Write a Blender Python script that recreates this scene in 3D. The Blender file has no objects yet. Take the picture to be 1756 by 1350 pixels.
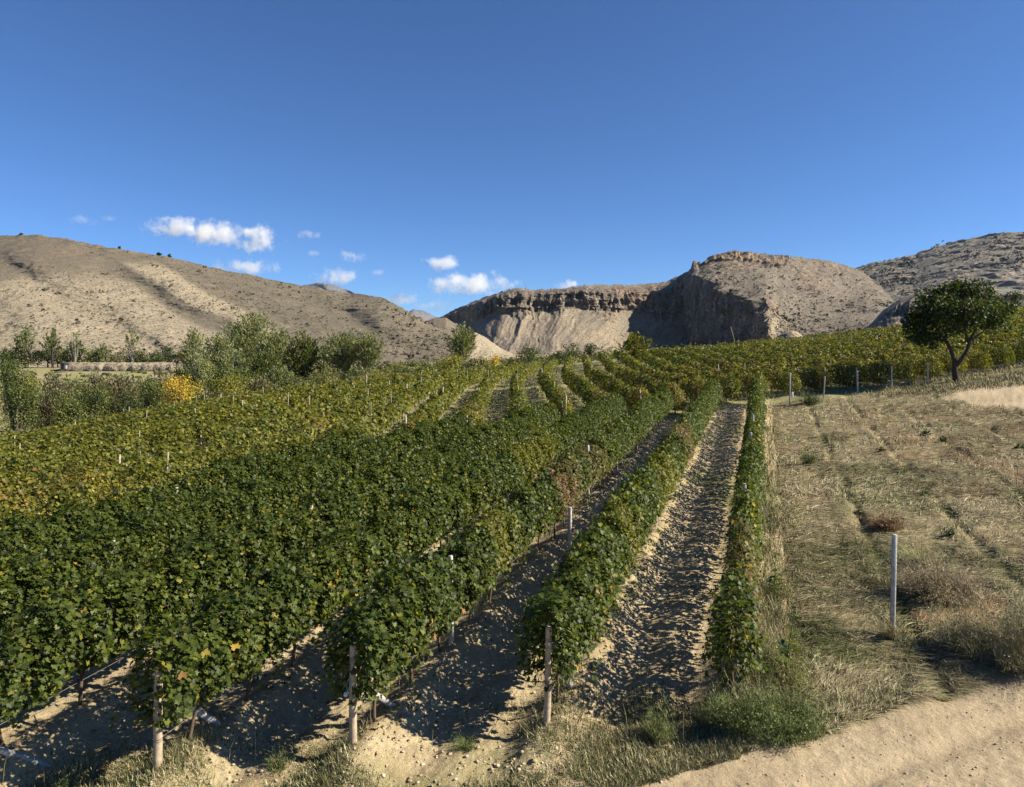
import bpy, math, random
import numpy as np
from mathutils import Matrix, Vector

rng = np.random.default_rng(7)
random.seed(7)
scene = bpy.context.scene
COL = scene.collection

# ------------------------------------------------------------------ camera, sky, sun, exposure
F, CX, HY = 1250.0, 878.0, 600.0           # focal length, centre column and horizon row in photo pixels
cam_d = bpy.data.cameras.new('camera')
cam = bpy.data.objects.new('camera', cam_d)
COL.objects.link(cam)
cam_d.sensor_width = 36
cam_d.lens = F / 1756 * 36
cam_d.shift_y = -75 / 1756
cam_d.clip_start = 0.1
cam_d.clip_end = 40000
cam.location = (0, 0, 0)
cam.rotation_euler = (math.radians(90), 0, 0)
scene.camera = cam

SUN_DIR = Vector((1.0, -0.12, 0.0)).normalized()
SUN_EL = math.radians(35)
sun_d = bpy.data.lights.new('sun', 'SUN')
sun = bpy.data.objects.new('sun', sun_d)
COL.objects.link(sun)
sun_d.energy = 5.0
sun_d.angle = math.radians(0.53)
sun_d.color = (1.0, 0.90, 0.72)
tosun = Vector((SUN_DIR.x * math.cos(SUN_EL), SUN_DIR.y * math.cos(SUN_EL), math.sin(SUN_EL)))
sun.rotation_euler = tosun.to_track_quat('Z', 'Y').to_euler()
sun.location = (60, 0, 60)

world = bpy.data.worlds.new('World')
scene.world = world
world.use_nodes = True
wn = world.node_tree
wn.nodes.clear()
wout = wn.nodes.new('ShaderNodeOutputWorld')
wbg = wn.nodes.new('ShaderNodeBackground')
sky = wn.nodes.new('ShaderNodeTexSky')
sky.sky_type = 'NISHITA'
sky.sun_disc = False
sky.sun_elevation = SUN_EL
sky.sun_rotation = math.atan2(SUN_DIR.x, SUN_DIR.y)
sky.altitude = 3000
sky.air_density = 1.0
sky.dust_density = 0.2
sky.ozone_density = 10.0
wn.links.new(sky.outputs[0], wbg.inputs[0])
wbg.inputs[1].default_value = 0.067
wn.links.new(wbg.outputs[0], wout.inputs[0])
scene.view_settings.view_transform = 'Standard'
scene.view_settings.look = 'None'
scene.view_settings.exposure = 1.12
scene.view_settings.gamma = 1.0
scene.view_settings.use_curve_mapping = False
scene.render.engine = 'CYCLES'
scene.cycles.max_bounces = 6
scene.cycles.diffuse_bounces = 3
scene.cycles.transmission_bounces = 3
scene.cycles.transparent_max_bounces = 6
scene.cycles.volume_bounces = 2

# ------------------------------------------------------------------ noise
def _h(ix, iy, iz):
    n = (ix.astype(np.int64) * 374761393 + iy.astype(np.int64) * 668265263 + iz.astype(np.int64) * 2147483647 % 1274126177) & 0xffffffff
    n = ((n ^ (n >> 13)) * 1274126177) & 0xffffffff
    n = (n ^ (n >> 16)) & 0xffffffff
    n = (n * 2246822519) & 0xffffffff
    return ((n ^ (n >> 15)) & 0xffffff) / float(0xffffff)

def vn(x, y, s=0):
    """smooth value noise in -1..1"""
    x = np.asarray(x, float) + s * 17.31
    y = np.asarray(y, float) + s * 5.77
    ix, iy = np.floor(x), np.floor(y)
    fx, fy = x - ix, y - iy
    fx = fx * fx * (3 - 2 * fx)
    fy = fy * fy * (3 - 2 * fy)
    z = np.full(ix.shape, s, dtype=np.int64)
    a, b = _h(ix, iy, z), _h(ix + 1, iy, z)
    c, d = _h(ix, iy + 1, z), _h(ix + 1, iy + 1, z)
    return 2 * ((a * (1 - fx) + b * fx) * (1 - fy) + (c * (1 - fx) + d * fx) * fy) - 1

def fbm(x, y, o=4, s=0, g=0.5):
    r, a, t = 0.0, 1.0, 0.0
    for i in range(o):
        r = r + a * vn(x * 2 ** i, y * 2 ** i, s + i)
        t += a
        a *= g
    return r / t

def ridged(x, y, o=4, s=0, g=0.5):
    r, a, t = 0.0, 1.0, 0.0
    for i in range(o):
        r = r + a * (1 - 2 * np.abs(vn(x * 2 ** i, y * 2 ** i, s + i)))
        t += a
        a *= g
    return r / t

def sm(a, b, x):
    t = np.clip((x - a) / (b - a), 0, 1)
    return t * t * (3 - 2 * t)

# ------------------------------------------------------------------ mesh helpers
def mesh_np(name, verts, faces, mat, smooth=False, col=None, vcol=None, fval=None):
    """verts (n,3); faces (m,k); col: per-face rgb; vcol: dict of per-vertex rgb"""
    me = bpy.data.meshes.new(name)
    verts = np.asarray(verts, np.float32)
    faces = np.asarray(faces, np.int32)
    m, k = faces.shape
    me.vertices.add(len(verts))
    me.vertices.foreach_set('co', verts.ravel())
    me.loops.add(m * k)
    me.loops.foreach_set('vertex_index', faces.ravel())
    me.polygons.add(m)
    me.polygons.foreach_set('loop_start', np.arange(0, m * k, k, dtype=np.int32))
    me.polygons.foreach_set('loop_total', np.full(m, k, np.int32))
    if smooth:
        me.polygons.foreach_set('use_smooth', np.ones(m, bool))
    me.update(calc_edges=True)
    if col is not None:
        a = me.attributes.new('col', 'FLOAT_COLOR', 'FACE' if False else 'CORNER')
        c = np.ones((m, k, 4), np.float32)
        c[:, :, :3] = np.asarray(col, np.float32)[:, None, :]
        a.data.foreach_set('color', c.ravel())
    if vcol:
        for nm, v in vcol.items():
            a = me.attributes.new(nm, 'FLOAT_COLOR', 'POINT')
            c = np.ones((len(verts), 4), np.float32)
            c[:, :3] = v
            a.data.foreach_set('color', c.ravel())
    me.materials.append(mat)
    return me

def link(name, data, parent=None, loc=None, rot=None):
    o = bpy.data.objects.new(name, data)
    COL.objects.link(o)
    o.color = (0, 0, 0, 1)
    if parent is not None:
        o.parent = parent
    if loc is not None:
        o.location = loc
    if rot is not None:
        o.rotation_euler = rot
    return o

def tag(o, label=None, cat=None, group=None, kind=None):
    if label: o['label'] = label
    if cat: o['category'] = cat
    if group: o['group'] = group
    if kind: o['kind'] = kind
    return o

def quads_grid(nr, nc):
    i = np.arange(nr - 1)[:, None] * nc + np.arange(nc - 1)[None, :]
    return np.stack([i, i + 1, i + nc + 1, i + nc], -1).reshape(-1, 4)

class Acc:
    """collects polygon soup (all triangles) with per-face colours"""
    def __init__(s):
        s.v, s.f, s.c, s.n = [], [], [], 0
    def add(s, v, f, c):
        v = np.asarray(v, float).reshape(-1, 3)
        f = np.asarray(f, int)
        if f.shape[1] == 4:
            f = np.concatenate([f[:, [0, 1, 2]], f[:, [0, 2, 3]]])
            c = np.asarray(c)
            if c.ndim == 2: c = np.concatenate([c, c])
        c = np.broadcast_to(np.asarray(c, float), (len(f), 3))
        s.v.append(v); s.f.append(f + s.n); s.c.append(c); s.n += len(v)
        return s
    def mesh(s, name, mat, smooth=False):
        return mesh_np(name, np.concatenate(s.v), np.concatenate(s.f), mat, smooth, col=np.concatenate(s.c))

def tube(pts, rad, n=6, cap=True):
    """tube through pts with radii; returns verts, quads"""
    pts = np.asarray(pts, float); rad = np.asarray(rad, float)
    m = len(pts)
    d = np.gradient(pts, axis=0)
    d /= np.linalg.norm(d, axis=1)[:, None] + 1e-9
    ref = np.array([0.13, 1.0, 0.07]) if abs(d[:, 1]).mean() < 0.8 else np.array([1.0, 0.1, 0.05])
    a = np.cross(d, ref); a /= np.linalg.norm(a, axis=1)[:, None]
    b = np.cross(d, a)
    t = np.arange(n) / n * 2 * math.pi
    v = pts[:, None, :] + rad[:, None, None] * (np.cos(t)[None, :, None] * a[:, None, :] + np.sin(t)[None, :, None] * b[:, None, :])
    v = v.reshape(-1, 3)
    f = []
    for i in range(m - 1):
        for j in range(n):
            k = (j + 1) % n
            f.append((i * n + j, i * n + k, (i + 1) * n + k, (i + 1) * n + j))
    if cap:
        v = np.vstack([v, pts[-1], pts[0]])
        c = m * n
        for j in range(n):
            k = (j + 1) % n
            f.append(((m - 1) * n + j, (m - 1) * n + k, c, c))
            f.append((k, j, c + 1, c + 1))
    tri = []
    for q in f:
        if q[2] == q[3]: tri.append(q[:3])
        else: tri.append((q[0], q[1], q[2])); tri.append((q[0], q[2], q[3]))
    return v, np.array(tri)

def frames(nrm, spin):
    """per-item orthonormal frames with z=nrm"""
    n = nrm / (np.linalg.norm(nrm, axis=1)[:, None] + 1e-9)
    r = np.where(np.abs(n[:, 2:3]) < 0.95, np.array([[0, 0, 1.0]]), np.array([[1.0, 0, 0]]))
    a = np.cross(r, n); a /= np.linalg.norm(a, axis=1)[:, None]
    b = np.cross(n, a)
    c, s = np.cos(spin)[:, None], np.sin(spin)[:, None]
    return a * c + b * s, -a * s + b * c, n

# lobed vine leaf: outline fan, y runs from stalk to tip, folded along the middle
LEAF_O = np.array([(0, -.12, 0), (.30, -.36, .05), (.50, -.05, .10), (.34, .08, .05), (.50, .36, .10), (.24, .32, .04), (0, .62, -.04),
                   (-.24, .32, .04), (-.50, .36, .10), (-.34, .08, .05), (-.50, -.05, .10), (-.30, -.36, .05)])
LEAF_V = np.vstack([[(0, .05, 0)], LEAF_O])
LEAF_F = np.array([(0, i, i % 12 + 1) for i in range(1, 13)])
DIA_V = np.array([(0, -.5, 0), (.45, .0, .10), (0, .55, -.02), (-.45, .0, .10)])
DIA_F = np.array([(0, 1, 2), (0, 2, 3)])
LONG_V = np.array([(0, -.6, 0), (.16, .0, .04), (0, .7, -.02), (-.16, .0, .04)])

def scatter(proto_v, proto_f, pos, nrm, spin, size, col):
    a, b, n = frames(nrm, spin)
    size = np.asarray(size)[:, None, None]
    v = pos[:, None, :] + size * (proto_v[None, :, 0:1] * a[:, None, :] + proto_v[None, :, 1:2] * b[:, None, :] + proto_v[None, :, 2:3] * n[:, None, :])
    k = len(proto_v)
    f = (proto_f[None] + (np.arange(len(pos)) * k)[:, None, None]).reshape(-1, 3)
    c = np.repeat(col, len(proto_f), axis=0)
    return v.reshape(-1, 3), f, c

# ------------------------------------------------------------------ materials
def new_mat(name):
    m = bpy.data.materials.new(name)
    m.use_nodes = True
    nt = m.node_tree
    nt.nodes.clear()
    out = nt.nodes.new('ShaderNodeOutputMaterial')
    return m, nt, out

def N(nt, t, **kw):
    n = nt.nodes.new(t)
    for k, v in kw.items():
        if k.startswith('i_'):
            n.inputs[k[2:]].default_value = v
        elif k[:2] == 'n_':
            n.inputs[int(k[2:])].default_value = v
        else:
            setattr(n, k, v)
    return n

def mixc(nt, fac, a, b, bt='MIX'):
    n = nt.nodes.new('ShaderNodeMix')
    n.data_type = 'RGBA'; n.blend_type = bt
    for sock, v in ((n.inputs[0], fac), (n.inputs[6], a), (n.inputs[7], b)):
        if isinstance(v, (int, float)): sock.default_value = v
        elif isinstance(v, tuple): sock.default_value = (*v, 1) if len(v) == 3 else v
        else: nt.links.new(v, sock)
    return n.outputs[2]

def noise(nt, scale, detail=4, rough=0.55, vec=None, dist=0.0):
    n = N(nt, 'ShaderNodeTexNoise', i_Scale=scale, i_Detail=detail, i_Roughness=rough, i_Distortion=dist)
    if vec is None:
        g = nt.nodes.new('ShaderNodeNewGeometry'); vec = g.outputs['Position']
    nt.links.new(vec, n.inputs['Vector'])
    return n.outputs['Fac']

def ramp(nt, fac, stops):
    r = nt.nodes.new('ShaderNodeValToRGB')
    el = r.color_ramp.elements
    while len(el) < len(stops): el.new(0.5)
    for e, (p, c) in zip(el, stops):
        e.position = p
        e.color = (c, c, c, 1) if isinstance(c, (int, float)) else (*c, 1)
    nt.links.new(fac, r.inputs[0])
    return r.outputs[0]

def leaf_mat(name, trans=0.3, var=0.35, gloss=0.28):
    m, nt, out = new_mat(name)
    at = N(nt, 'ShaderNodeAttribute', attribute_name='col')
    oi = nt.nodes.new('ShaderNodeObjectInfo')
    sep = nt.nodes.new('ShaderNodeSeparateColor'); nt.links.new(oi.outputs['Color'], sep.inputs[0])
    nz = noise(nt, 0.45, 3)
    n2 = noise(nt, 3.0, 2)
    c = mixc(nt, ramp(nt, nz, [(0.35, 0.0), (0.7, 1.0)]), at.outputs['Color'], mixc(nt, 1.0, at.outputs['Color'], (1.35, 1.18, 0.75), 'MULTIPLY'))
    c = mixc(nt, ramp(nt, n2, [(0.3, 0.0), (0.75, var)]), c, mixc(nt, 1.0, c, (0.62, 0.66, 0.6), 'MULTIPLY'))
    n3 = noise(nt, 9.0, 1)
    brown = mixc(nt, n3, (0.12, 0.062, 0.032), (0.30, 0.20, 0.125))
    c = mixc(nt, sep.outputs[0], c, brown)
    yel = mixc(nt, n3, (0.10, 0.13, 0.02), (0.34, 0.26, 0.04))
    c = mixc(nt, sep.outputs[1], c, yel)
    p = N(nt, 'ShaderNodeBsdfPrincipled', i_Roughness=0.5)
    p.inputs['Specular IOR Level'].default_value = gloss
    nt.links.new(c, p.inputs['Base Color'])
    t = nt.nodes.new('ShaderNodeBsdfTranslucent')
    nt.links.new(mixc(nt, 1.0, c, (1.5, 1.6, 0.7), 'MULTIPLY'), t.inputs[0])
    mx = nt.nodes.new('ShaderNodeMixShader'); mx.inputs[0].default_value = trans
    nt.links.new(p.outputs[0], mx.inputs[1]); nt.links.new(t.outputs[0], mx.inputs[2])
    nt.links.new(mx.outputs[0], out.inputs[0])
    return m

def col_mat(name, rough=0.9, nscale=8.0, nvar=0.4, bump=0.0, bscale=40.0, spec=0.2):
    """per-face colour with wear noise"""
    m, nt, out = new_mat(name)
    at = N(nt, 'ShaderNodeAttribute', attribute_name='col')
    nz = noise(nt, nscale, 5, 0.65)
    c = mixc(nt, 1.0, at.outputs['Color'], ramp(nt, nz, [(0.25, 1 - nvar), (0.75, 1 + nvar * 0.4)]), 'MULTIPLY')
    p = N(nt, 'ShaderNodeBsdfPrincipled', i_Roughness=rough)
    p.inputs['Specular IOR Level'].default_value = spec
    nt.links.new(c, p.inputs['Base Color'])
    if bump:
        b = N(nt, 'ShaderNodeBump', i_Strength=0.6, i_Distance=bump)
        nt.links.new(noise(nt, bscale, 4), b.inputs['Height'])
        nt.links.new(b.outputs[0], p.inputs['Normal'])
    nt.links.new(p.outputs[0], out.inputs[0])
    return m

M_leaf = leaf_mat('vine_leaf', 0.36)
M_leaf2 = leaf_mat('tree_leaf', 0.25, gloss=0.2)
M_bark = col_mat('bark', nscale=25, bump=0.01)
M_wood = col_mat('weathered_wood', nscale=14, nvar=0.5, bump=0.004, bscale=120)
M_conc = col_mat('concrete', nscale=9, nvar=0.5, bump=0.003, bscale=150)
M_grass = col_mat('grass_blade', rough=0.7, nscale=0.8, nvar=0.35)
M_stone = col_mat('stone', nscale=9, nvar=0.35, bump=0.01, bscale=30)
M_scrub = col_mat('scrub', nscale=0.3, nvar=0.4)

def ground_mat():
    m, nt, out = new_mat('field_ground')
    z = N(nt, 'ShaderNodeAttribute', attribute_name='zone')
    sp = nt.nodes.new('ShaderNodeSeparateColor'); nt.links.new(z.outputs['Color'], sp.inputs[0])
    big = noise(nt, 0.25, 5, 0.6)
    med = noise(nt, 2.2, 6, 0.65)
    fine = noise(nt, 28, 5, 0.7)
    soil = mixc(nt, ramp(nt, med, [(0.3, 0.0), (0.7, 1.0)]), (0.34, 0.265, 0.155), (0.53, 0.445, 0.285))
    soil = mixc(nt, ramp(nt, fine, [(0.38, 0.5), (0.54, 0.0)]), soil, (0.17, 0.125, 0.075))
    soil = mixc(nt, ramp(nt, noise(nt, 7, 6, 0.7, dist=1.0), [(0.52, 0.0), (0.62, 0.4)]), soil, (0.24, 0.185, 0.115))
    road = mixc(nt, ramp(nt, big, [(0.35, 0.0), (0.7, 1.0)]), (0.40, 0.325, 0.215), (0.50, 0.42, 0.285))
    road = mixc(nt, ramp(nt, noise(nt, 12, 6, 0.75), [(0.42, 0.4), (0.62, 0.0)]), road, (0.27, 0.19, 0.12))
    straw = mixc(nt, ramp(nt, med, [(0.35, 0.0), (0.65, 1.0)]), (0.15, 0.125, 0.07), (0.33, 0.275, 0.165))
    straw = mixc(nt, ramp(nt, noise(nt, 40, 3, 0.7), [(0.4, 0.6), (0.6, 0.0)]), straw, (0.11, 0.085, 0.045))
    straw = mixc(nt, ramp(nt, noise(nt, 0.7, 5, 0.6), [(0.46, 0.0), (0.64, 0.6)]), straw, (0.10, 0.115, 0.05))
    grass = mixc(nt, ramp(nt, med, [(0.3, 0.0), (0.7, 1.0)]), (0.12, 0.14, 0.045), (0.32, 0.30, 0.14))
    c = mixc(nt, sp.outputs[0], soil, road)
    c = mixc(nt, sp.outputs[1], c, straw)
    c = mixc(nt, sp.outputs[2], c, grass)
    p = N(nt, 'ShaderNodeBsdfPrincipled', i_Roughness=0.95)
    p.inputs['Specular IOR Level'].default_value = 0.1
    nt.links.new(c, p.inputs['Base Color'])
    b = N(nt, 'ShaderNodeBump', i_Strength=1.0, i_Distance=0.06)
    nt.links.new(noise(nt, 11, 8, 0.75), b.inputs['Height'])
    nt.links.new(b.outputs[0], p.inputs['Normal'])
    nt.links.new(p.outputs[0], out.inputs[0])
    return m
M_ground = ground_mat()

# ------------------------------------------------------------------ the lie of the land
KX = 0.3456                                   # near rows run along (KX, 1)
ROW_X0 = [-.44, -3.30, -5.98, -8.40, -11.15, -13.9, -16.65]
LEFT_EDGE = -18.3

def base(X, Y):
    X = np.asarray(X, float); Y = np.asarray(Y, float)
    pr = np.interp(Y, [0, 100, 130, 170, 260, 400, 1500, 9000], [-6.364, -2.36, -1.9, -3, -5.5, -6, -6, -6])
    pl = np.interp(Y, [0, 48, 58, 70, 130, 170, 260, 400, 1500, 9000], [-6.364, -4.444, -4.18, -4.1, -4.1, -4.6, -5.5, -6, -6, -6])
    k = sm(-6, 22, X)
    p = pl * (1 - k) + pr * k
    fade = np.interp(Y, [0, 110, 260], [1, 1, 0.1])
    xl = np.minimum(X, 0)
    drop = 12 * np.tanh(.0028 * xl * xl / 12) * fade
    xr = np.maximum(X, 0)
    lift = .0014 * xr * xr / (1 + np.maximum(0, Y - 50) / 240)
    lift = 16 * np.tanh(lift / 16) * np.interp(Y, [0, 140, 200, 300], [1, 1, .5, 0.0])
    return p - drop + lift

def track(X):                                 # far ends of the near rows
    return np.interp(X, [-60, -6.4, 17.9, 27, 34, 42, 60, 90], [-25, 29.8, 52.5, 54, 57, 60, 66, 72])

def zones(X, Y):
    """returns masks: road, A (tidy near rows), straw field, B (far vineyard), lot"""
    w = fbm(X * .8, Y * .8, 4, 3)
    w2 = fbm(X * .15, Y * .15, 3, 9)
    road_e = 10 + .43 * (X - 2.2) + .28 * w
    road = sm(.15, -.15, Y - road_e) * sm(0.2, 1.6, X + w * .5)
    c = X - KX * Y
    inA = (c > LEFT_EDGE) & (c < .55) & (Y < track(X))
    inS = (c >= .55) & (Y < track(X) - .8)
    lot = sm(1.1, .95, np.sqrt(((X - 37.5) / 8.6) ** 2 + ((Y - 46) / 8) ** 2) + .12 * w)
    return road, inA, inS, lot, w, w2

def berms(X, Y):
    c = X - KX * Y
    road, inA, inS, lot, w, w2 = zones(X, Y)
    front = 9.6 + .19 * (X + 4.9)
    nearfade = sm(front - 1.0, front + .6, Y)
    h = np.zeros_like(c)
    cw = c + .12 * fbm(X * 1.1, Y * 1.1, 2, 5)
    for x0 in ROW_X0:
        d = (cw - x0 - .12) / .95
        h += (.27 * np.exp(-(d / .42) ** 2) - .08 * np.exp(-((np.abs(d) - .9) / .35) ** 2)) * (sm(track(X) + .5, track(X) - 1.5, Y))
    sfr = sm(track(X), track(X) - 1.5, Y)
    for k in range(1, 14):
        x0 = 2.57 + (k - 1) * 2.86
        d = (cw - x0)
        h += (.07 * np.exp(-(d / .35) ** 2) - .20 * np.exp(-((d - .42 - .12 * w) / .17) ** 2) * np.clip(.7 + .8 * w, 0, 1.3)) * sfr * (1 - lot)
    h *= nearfade * (1 - road)
    soft = (inA | (c > .5)) * 1.0
    lumps = .04 * fbm(X * 2.4, Y * 2.4, 3, 21) + .024 * fbm(X * 7, Y * 7, 3, 31, .6) * sm(45, 20, Y)
    lumps = lumps + .014 * ridged(X * 11 + w * 2, Y * 11, 2, 37) * sm(18, 12, Y) * sm(8, 9, Y)
    lumps = lumps + np.where(inS, .09 * fbm(X * 1.6, Y * 2.6, 5, 35, .65), 0)
    h = h + lumps * (1 - .8 * road)
    # wheel ruts and slight crown of the road
    rd = (Y - 10 - .43 * (X - 2.2)) / 1.09
    h += road * (.04 * fbm(X * 1.2, Y * 1.2, 3, 41) - .09 * np.exp(-((rd + .9 + .1 * w) / .22) ** 2) - .08 * np.exp(-((rd + 2.3 + .1 * w) / .22) ** 2) + .02 * fbm(X * 6, Y * 6, 3, 43))
    # rows of the far vineyard
    far = (~inA) & (~inS)
    h += np.where(far & (Y > 20) & (Y < 130), .12 * np.cos((X / 2.6) * 2 * math.pi) * .5, 0)
    # spoil heaps on the track between the parcels
    h += .1 * np.exp(-((Y - track(X)) / .8) ** 2)
    return h

def gz(X, Y):
    return base(X, Y) + berms(np.asarray(X, float), np.asarray(Y, float))

def gzs(x, y):
    return float(gz(np.array([x]), np.array([y]))[0])

def at(px, Y, py=None):
    x = (px - CX) / F * Y
    return x, Y

def pix_to_ground(px, py):
    """where the ray through a photo pixel meets the ground"""
    Y = np.linspace(6, 260, 6000)
    X = (px - CX) / F * Y
    z = base(X, Y)
    zr = (HY - py) / F * Y
    i = np.argmax(zr < z)
    return float(X[i]), float(Y[i])

# ------------------------------------------------------------------ ground sheet
def build_ground():
    nc = 690
    u = np.concatenate([np.linspace(-1.25, -.75, 30, endpoint=False), np.linspace(-.75, .75, nc - 60), np.linspace(.75, 1.25, 31)[1:]])
    nc = len(u)
    Y = np.concatenate([np.linspace(-6, 6.5, 12, endpoint=False), 1 / np.linspace(1 / 6.5, 1 / 160, 420), np.geomspace(164, 9000, 50)])
    U, YY = np.meshgrid(u, Y)
    X = U * np.maximum(YY, 6.5)
    Z = gz(X, YY)
    road, inA, inS, lot, w, w2 = zones(X, YY)
    c = X - KX * YY
    # material zones
    z_road = np.maximum(road, lot * .8)
    z_straw = np.where(inS, 1.0, 0.0) * (1 - road) * (1 - lot) * np.clip(.9 + .5 * w, 0, 1)
    alley4 = inA & (c > -3.0)
    front = 9.9 + .19 * (X + 4.9)
    band = sm(front + 1.2, front - .2, YY + .9 * w) * (1 - road)
    z_grass = np.zeros_like(X)
    z_grass = np.maximum(z_grass, band * np.clip(.15 + 1.1 * w, 0, .5))
    z_grass = np.where(alley4, np.clip(w2 * 1.6 + w * .6 - .1, 0, .7) * sm(16, 24, YY), z_grass)
    farB = (~inA) & (~inS) & (YY > 12)
    z_grass = np.where(farB, np.clip(.55 + .7 * w + .5 * w2, .05, 1), z_grass)
    z_straw = np.where(farB & (YY < 160), np.clip(.3 - .6 * w2, 0, 1), z_straw)
    z_grass = np.where(farB & (YY > 40) & (X < 30), np.maximum(z_grass, .75), z_grass)
    valley = sm(135, 165, YY)
    z_grass = z_grass * (1 - valley) + valley * np.clip(.35 + w2, 0, 1)
    z_straw = np.maximum(z_straw, valley * .5)
    V = np.stack([X, YY, Z], -1).reshape(-1, 3)
    zone = np.stack([z_road, z_straw, z_grass], -1).reshape(-1, 3)
    f = quads_grid(len(Y), nc)
    fc = f.mean(1).astype(int)
    fr = (road.ravel()[f].mean(1) > .5)
    fs = (inS.ravel()[f].mean(1) > .5) & ~fr
    fa = (inA.ravel()[f].mean(1) > .5) & ~fr & ~fs
    for nm, sel in (('dirt_road', fr), ('mown_field', fs), ('vineyard_soil', fa), ('ground', ~(fr | fs | fa))):
        ff = f[sel]
        used, inv = np.unique(ff, return_inverse=True)
        me = mesh_np(nm, V[used], inv.reshape(-1, 4), M_ground, True, vcol={'zone': zone[used]})
        tag(link(nm, me), kind='structure')
build_ground()

# ------------------------------------------------------------------ hills and mountains
def rock_mat(name, cliff, talus, speck, scale=1.0, patch=None, bump=1.0):
    m, nt, out = new_mat(name)
    z = N(nt, 'ShaderNodeAttribute', attribute_name='zone')
    sp = nt.nodes.new('ShaderNodeSeparateColor'); nt.links.new(z.outputs['Color'], sp.inputs[0])
    g = nt.nodes.new('ShaderNodeNewGeometry')
    mp = N(nt, 'ShaderNodeMapping'); mp.inputs['Scale'].default_value = (1, 1, .25)
    nt.links.new(g.outputs['Position'], mp.inputs['Vector'])
    mp2 = N(nt, 'ShaderNodeMapping'); mp2.inputs['Scale'].default_value = (.25, .25, 1.6)
    nt.links.new(g.outputs['Position'], mp2.inputs['Vector'])
    big = noise(nt, .012 * scale, 5, .6)
    vert = noise(nt, .10 * scale, 6, .7, mp.outputs[0])
    strat = noise(nt, .09 * scale, 5, .6, mp2.outputs[0])
    cl = mixc(nt, ramp(nt, vert, [(.3, 0.), (.7, 1.)]), tuple(v * .6 for v in cliff), tuple(v * 1.35 for v in cliff))
    cl = mixc(nt, ramp(nt, strat, [(.42, .5), (.55, 0.)]), cl, tuple(v * .5 for v in cliff))
    cl = mixc(nt, ramp(nt, big, [(.5, 0.), (.62, .6)]), cl, (.40, .25, .15))
    ta = mixc(nt, ramp(nt, noise(nt, .05 * scale, 8, .7), [(.36, 0.), (.62, 1.)]), tuple(v * .78 for v in talus), tuple(v * 1.15 for v in talus))
    mp3 = N(nt, 'ShaderNodeMapping'); mp3.inputs['Scale'].default_value = (1, 1, .10)
    nt.links.new(g.outputs['Position'], mp3.inputs['Vector'])
    cl = mixc(nt, ramp(nt, noise(nt, .30 * scale, 6, .7, mp3.outputs[0], .5), [(.44, .85), (.53, 0.)]), cl, tuple(v * .30 for v in cliff))
    cl = mixc(nt, ramp(nt, noise(nt, .17 * scale, 6, .7, mp3.outputs[0], .8), [(.52, 0.), (.62, .7)]), cl, (.42, .33, .26))
    c = mixc(nt, sp.outputs[0], ta, cl)
    if patch:
        c = mixc(nt, sp.outputs[1], c, patch)
    # low scrub and stones seen as specks
    s1 = noise(nt, .55 * scale, 3, .7)
    c = mixc(nt, ramp(nt, s1, [(.50, 0.), (.56, .8)]), c, speck)
    s2 = noise(nt, .42 * scale, 4, .75, dist=.3)
    c = mixc(nt, ramp(nt, s2, [(.34, .55), (.42, 0.)]), c, tuple(min(1, v * 1.5) for v in talus))
    p = N(nt, 'ShaderNodeBsdfPrincipled', i_Roughness=.95)
    p.inputs['Specular IOR Level'].default_value = .1
    nt.links.new(c, p.inputs['Base Color'])
    b = N(nt, 'ShaderNodeBump', i_Strength=.8, i_Distance=1.2 * bump)
    nt.links.new(noise(nt, .35 * scale, 5, .7), b.inputs['Height'])
    nt.links.new(b.outputs[0], p.inputs['Normal'])
    nt.links.new(p.outputs[0], out.inputs[0])
    return m

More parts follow.
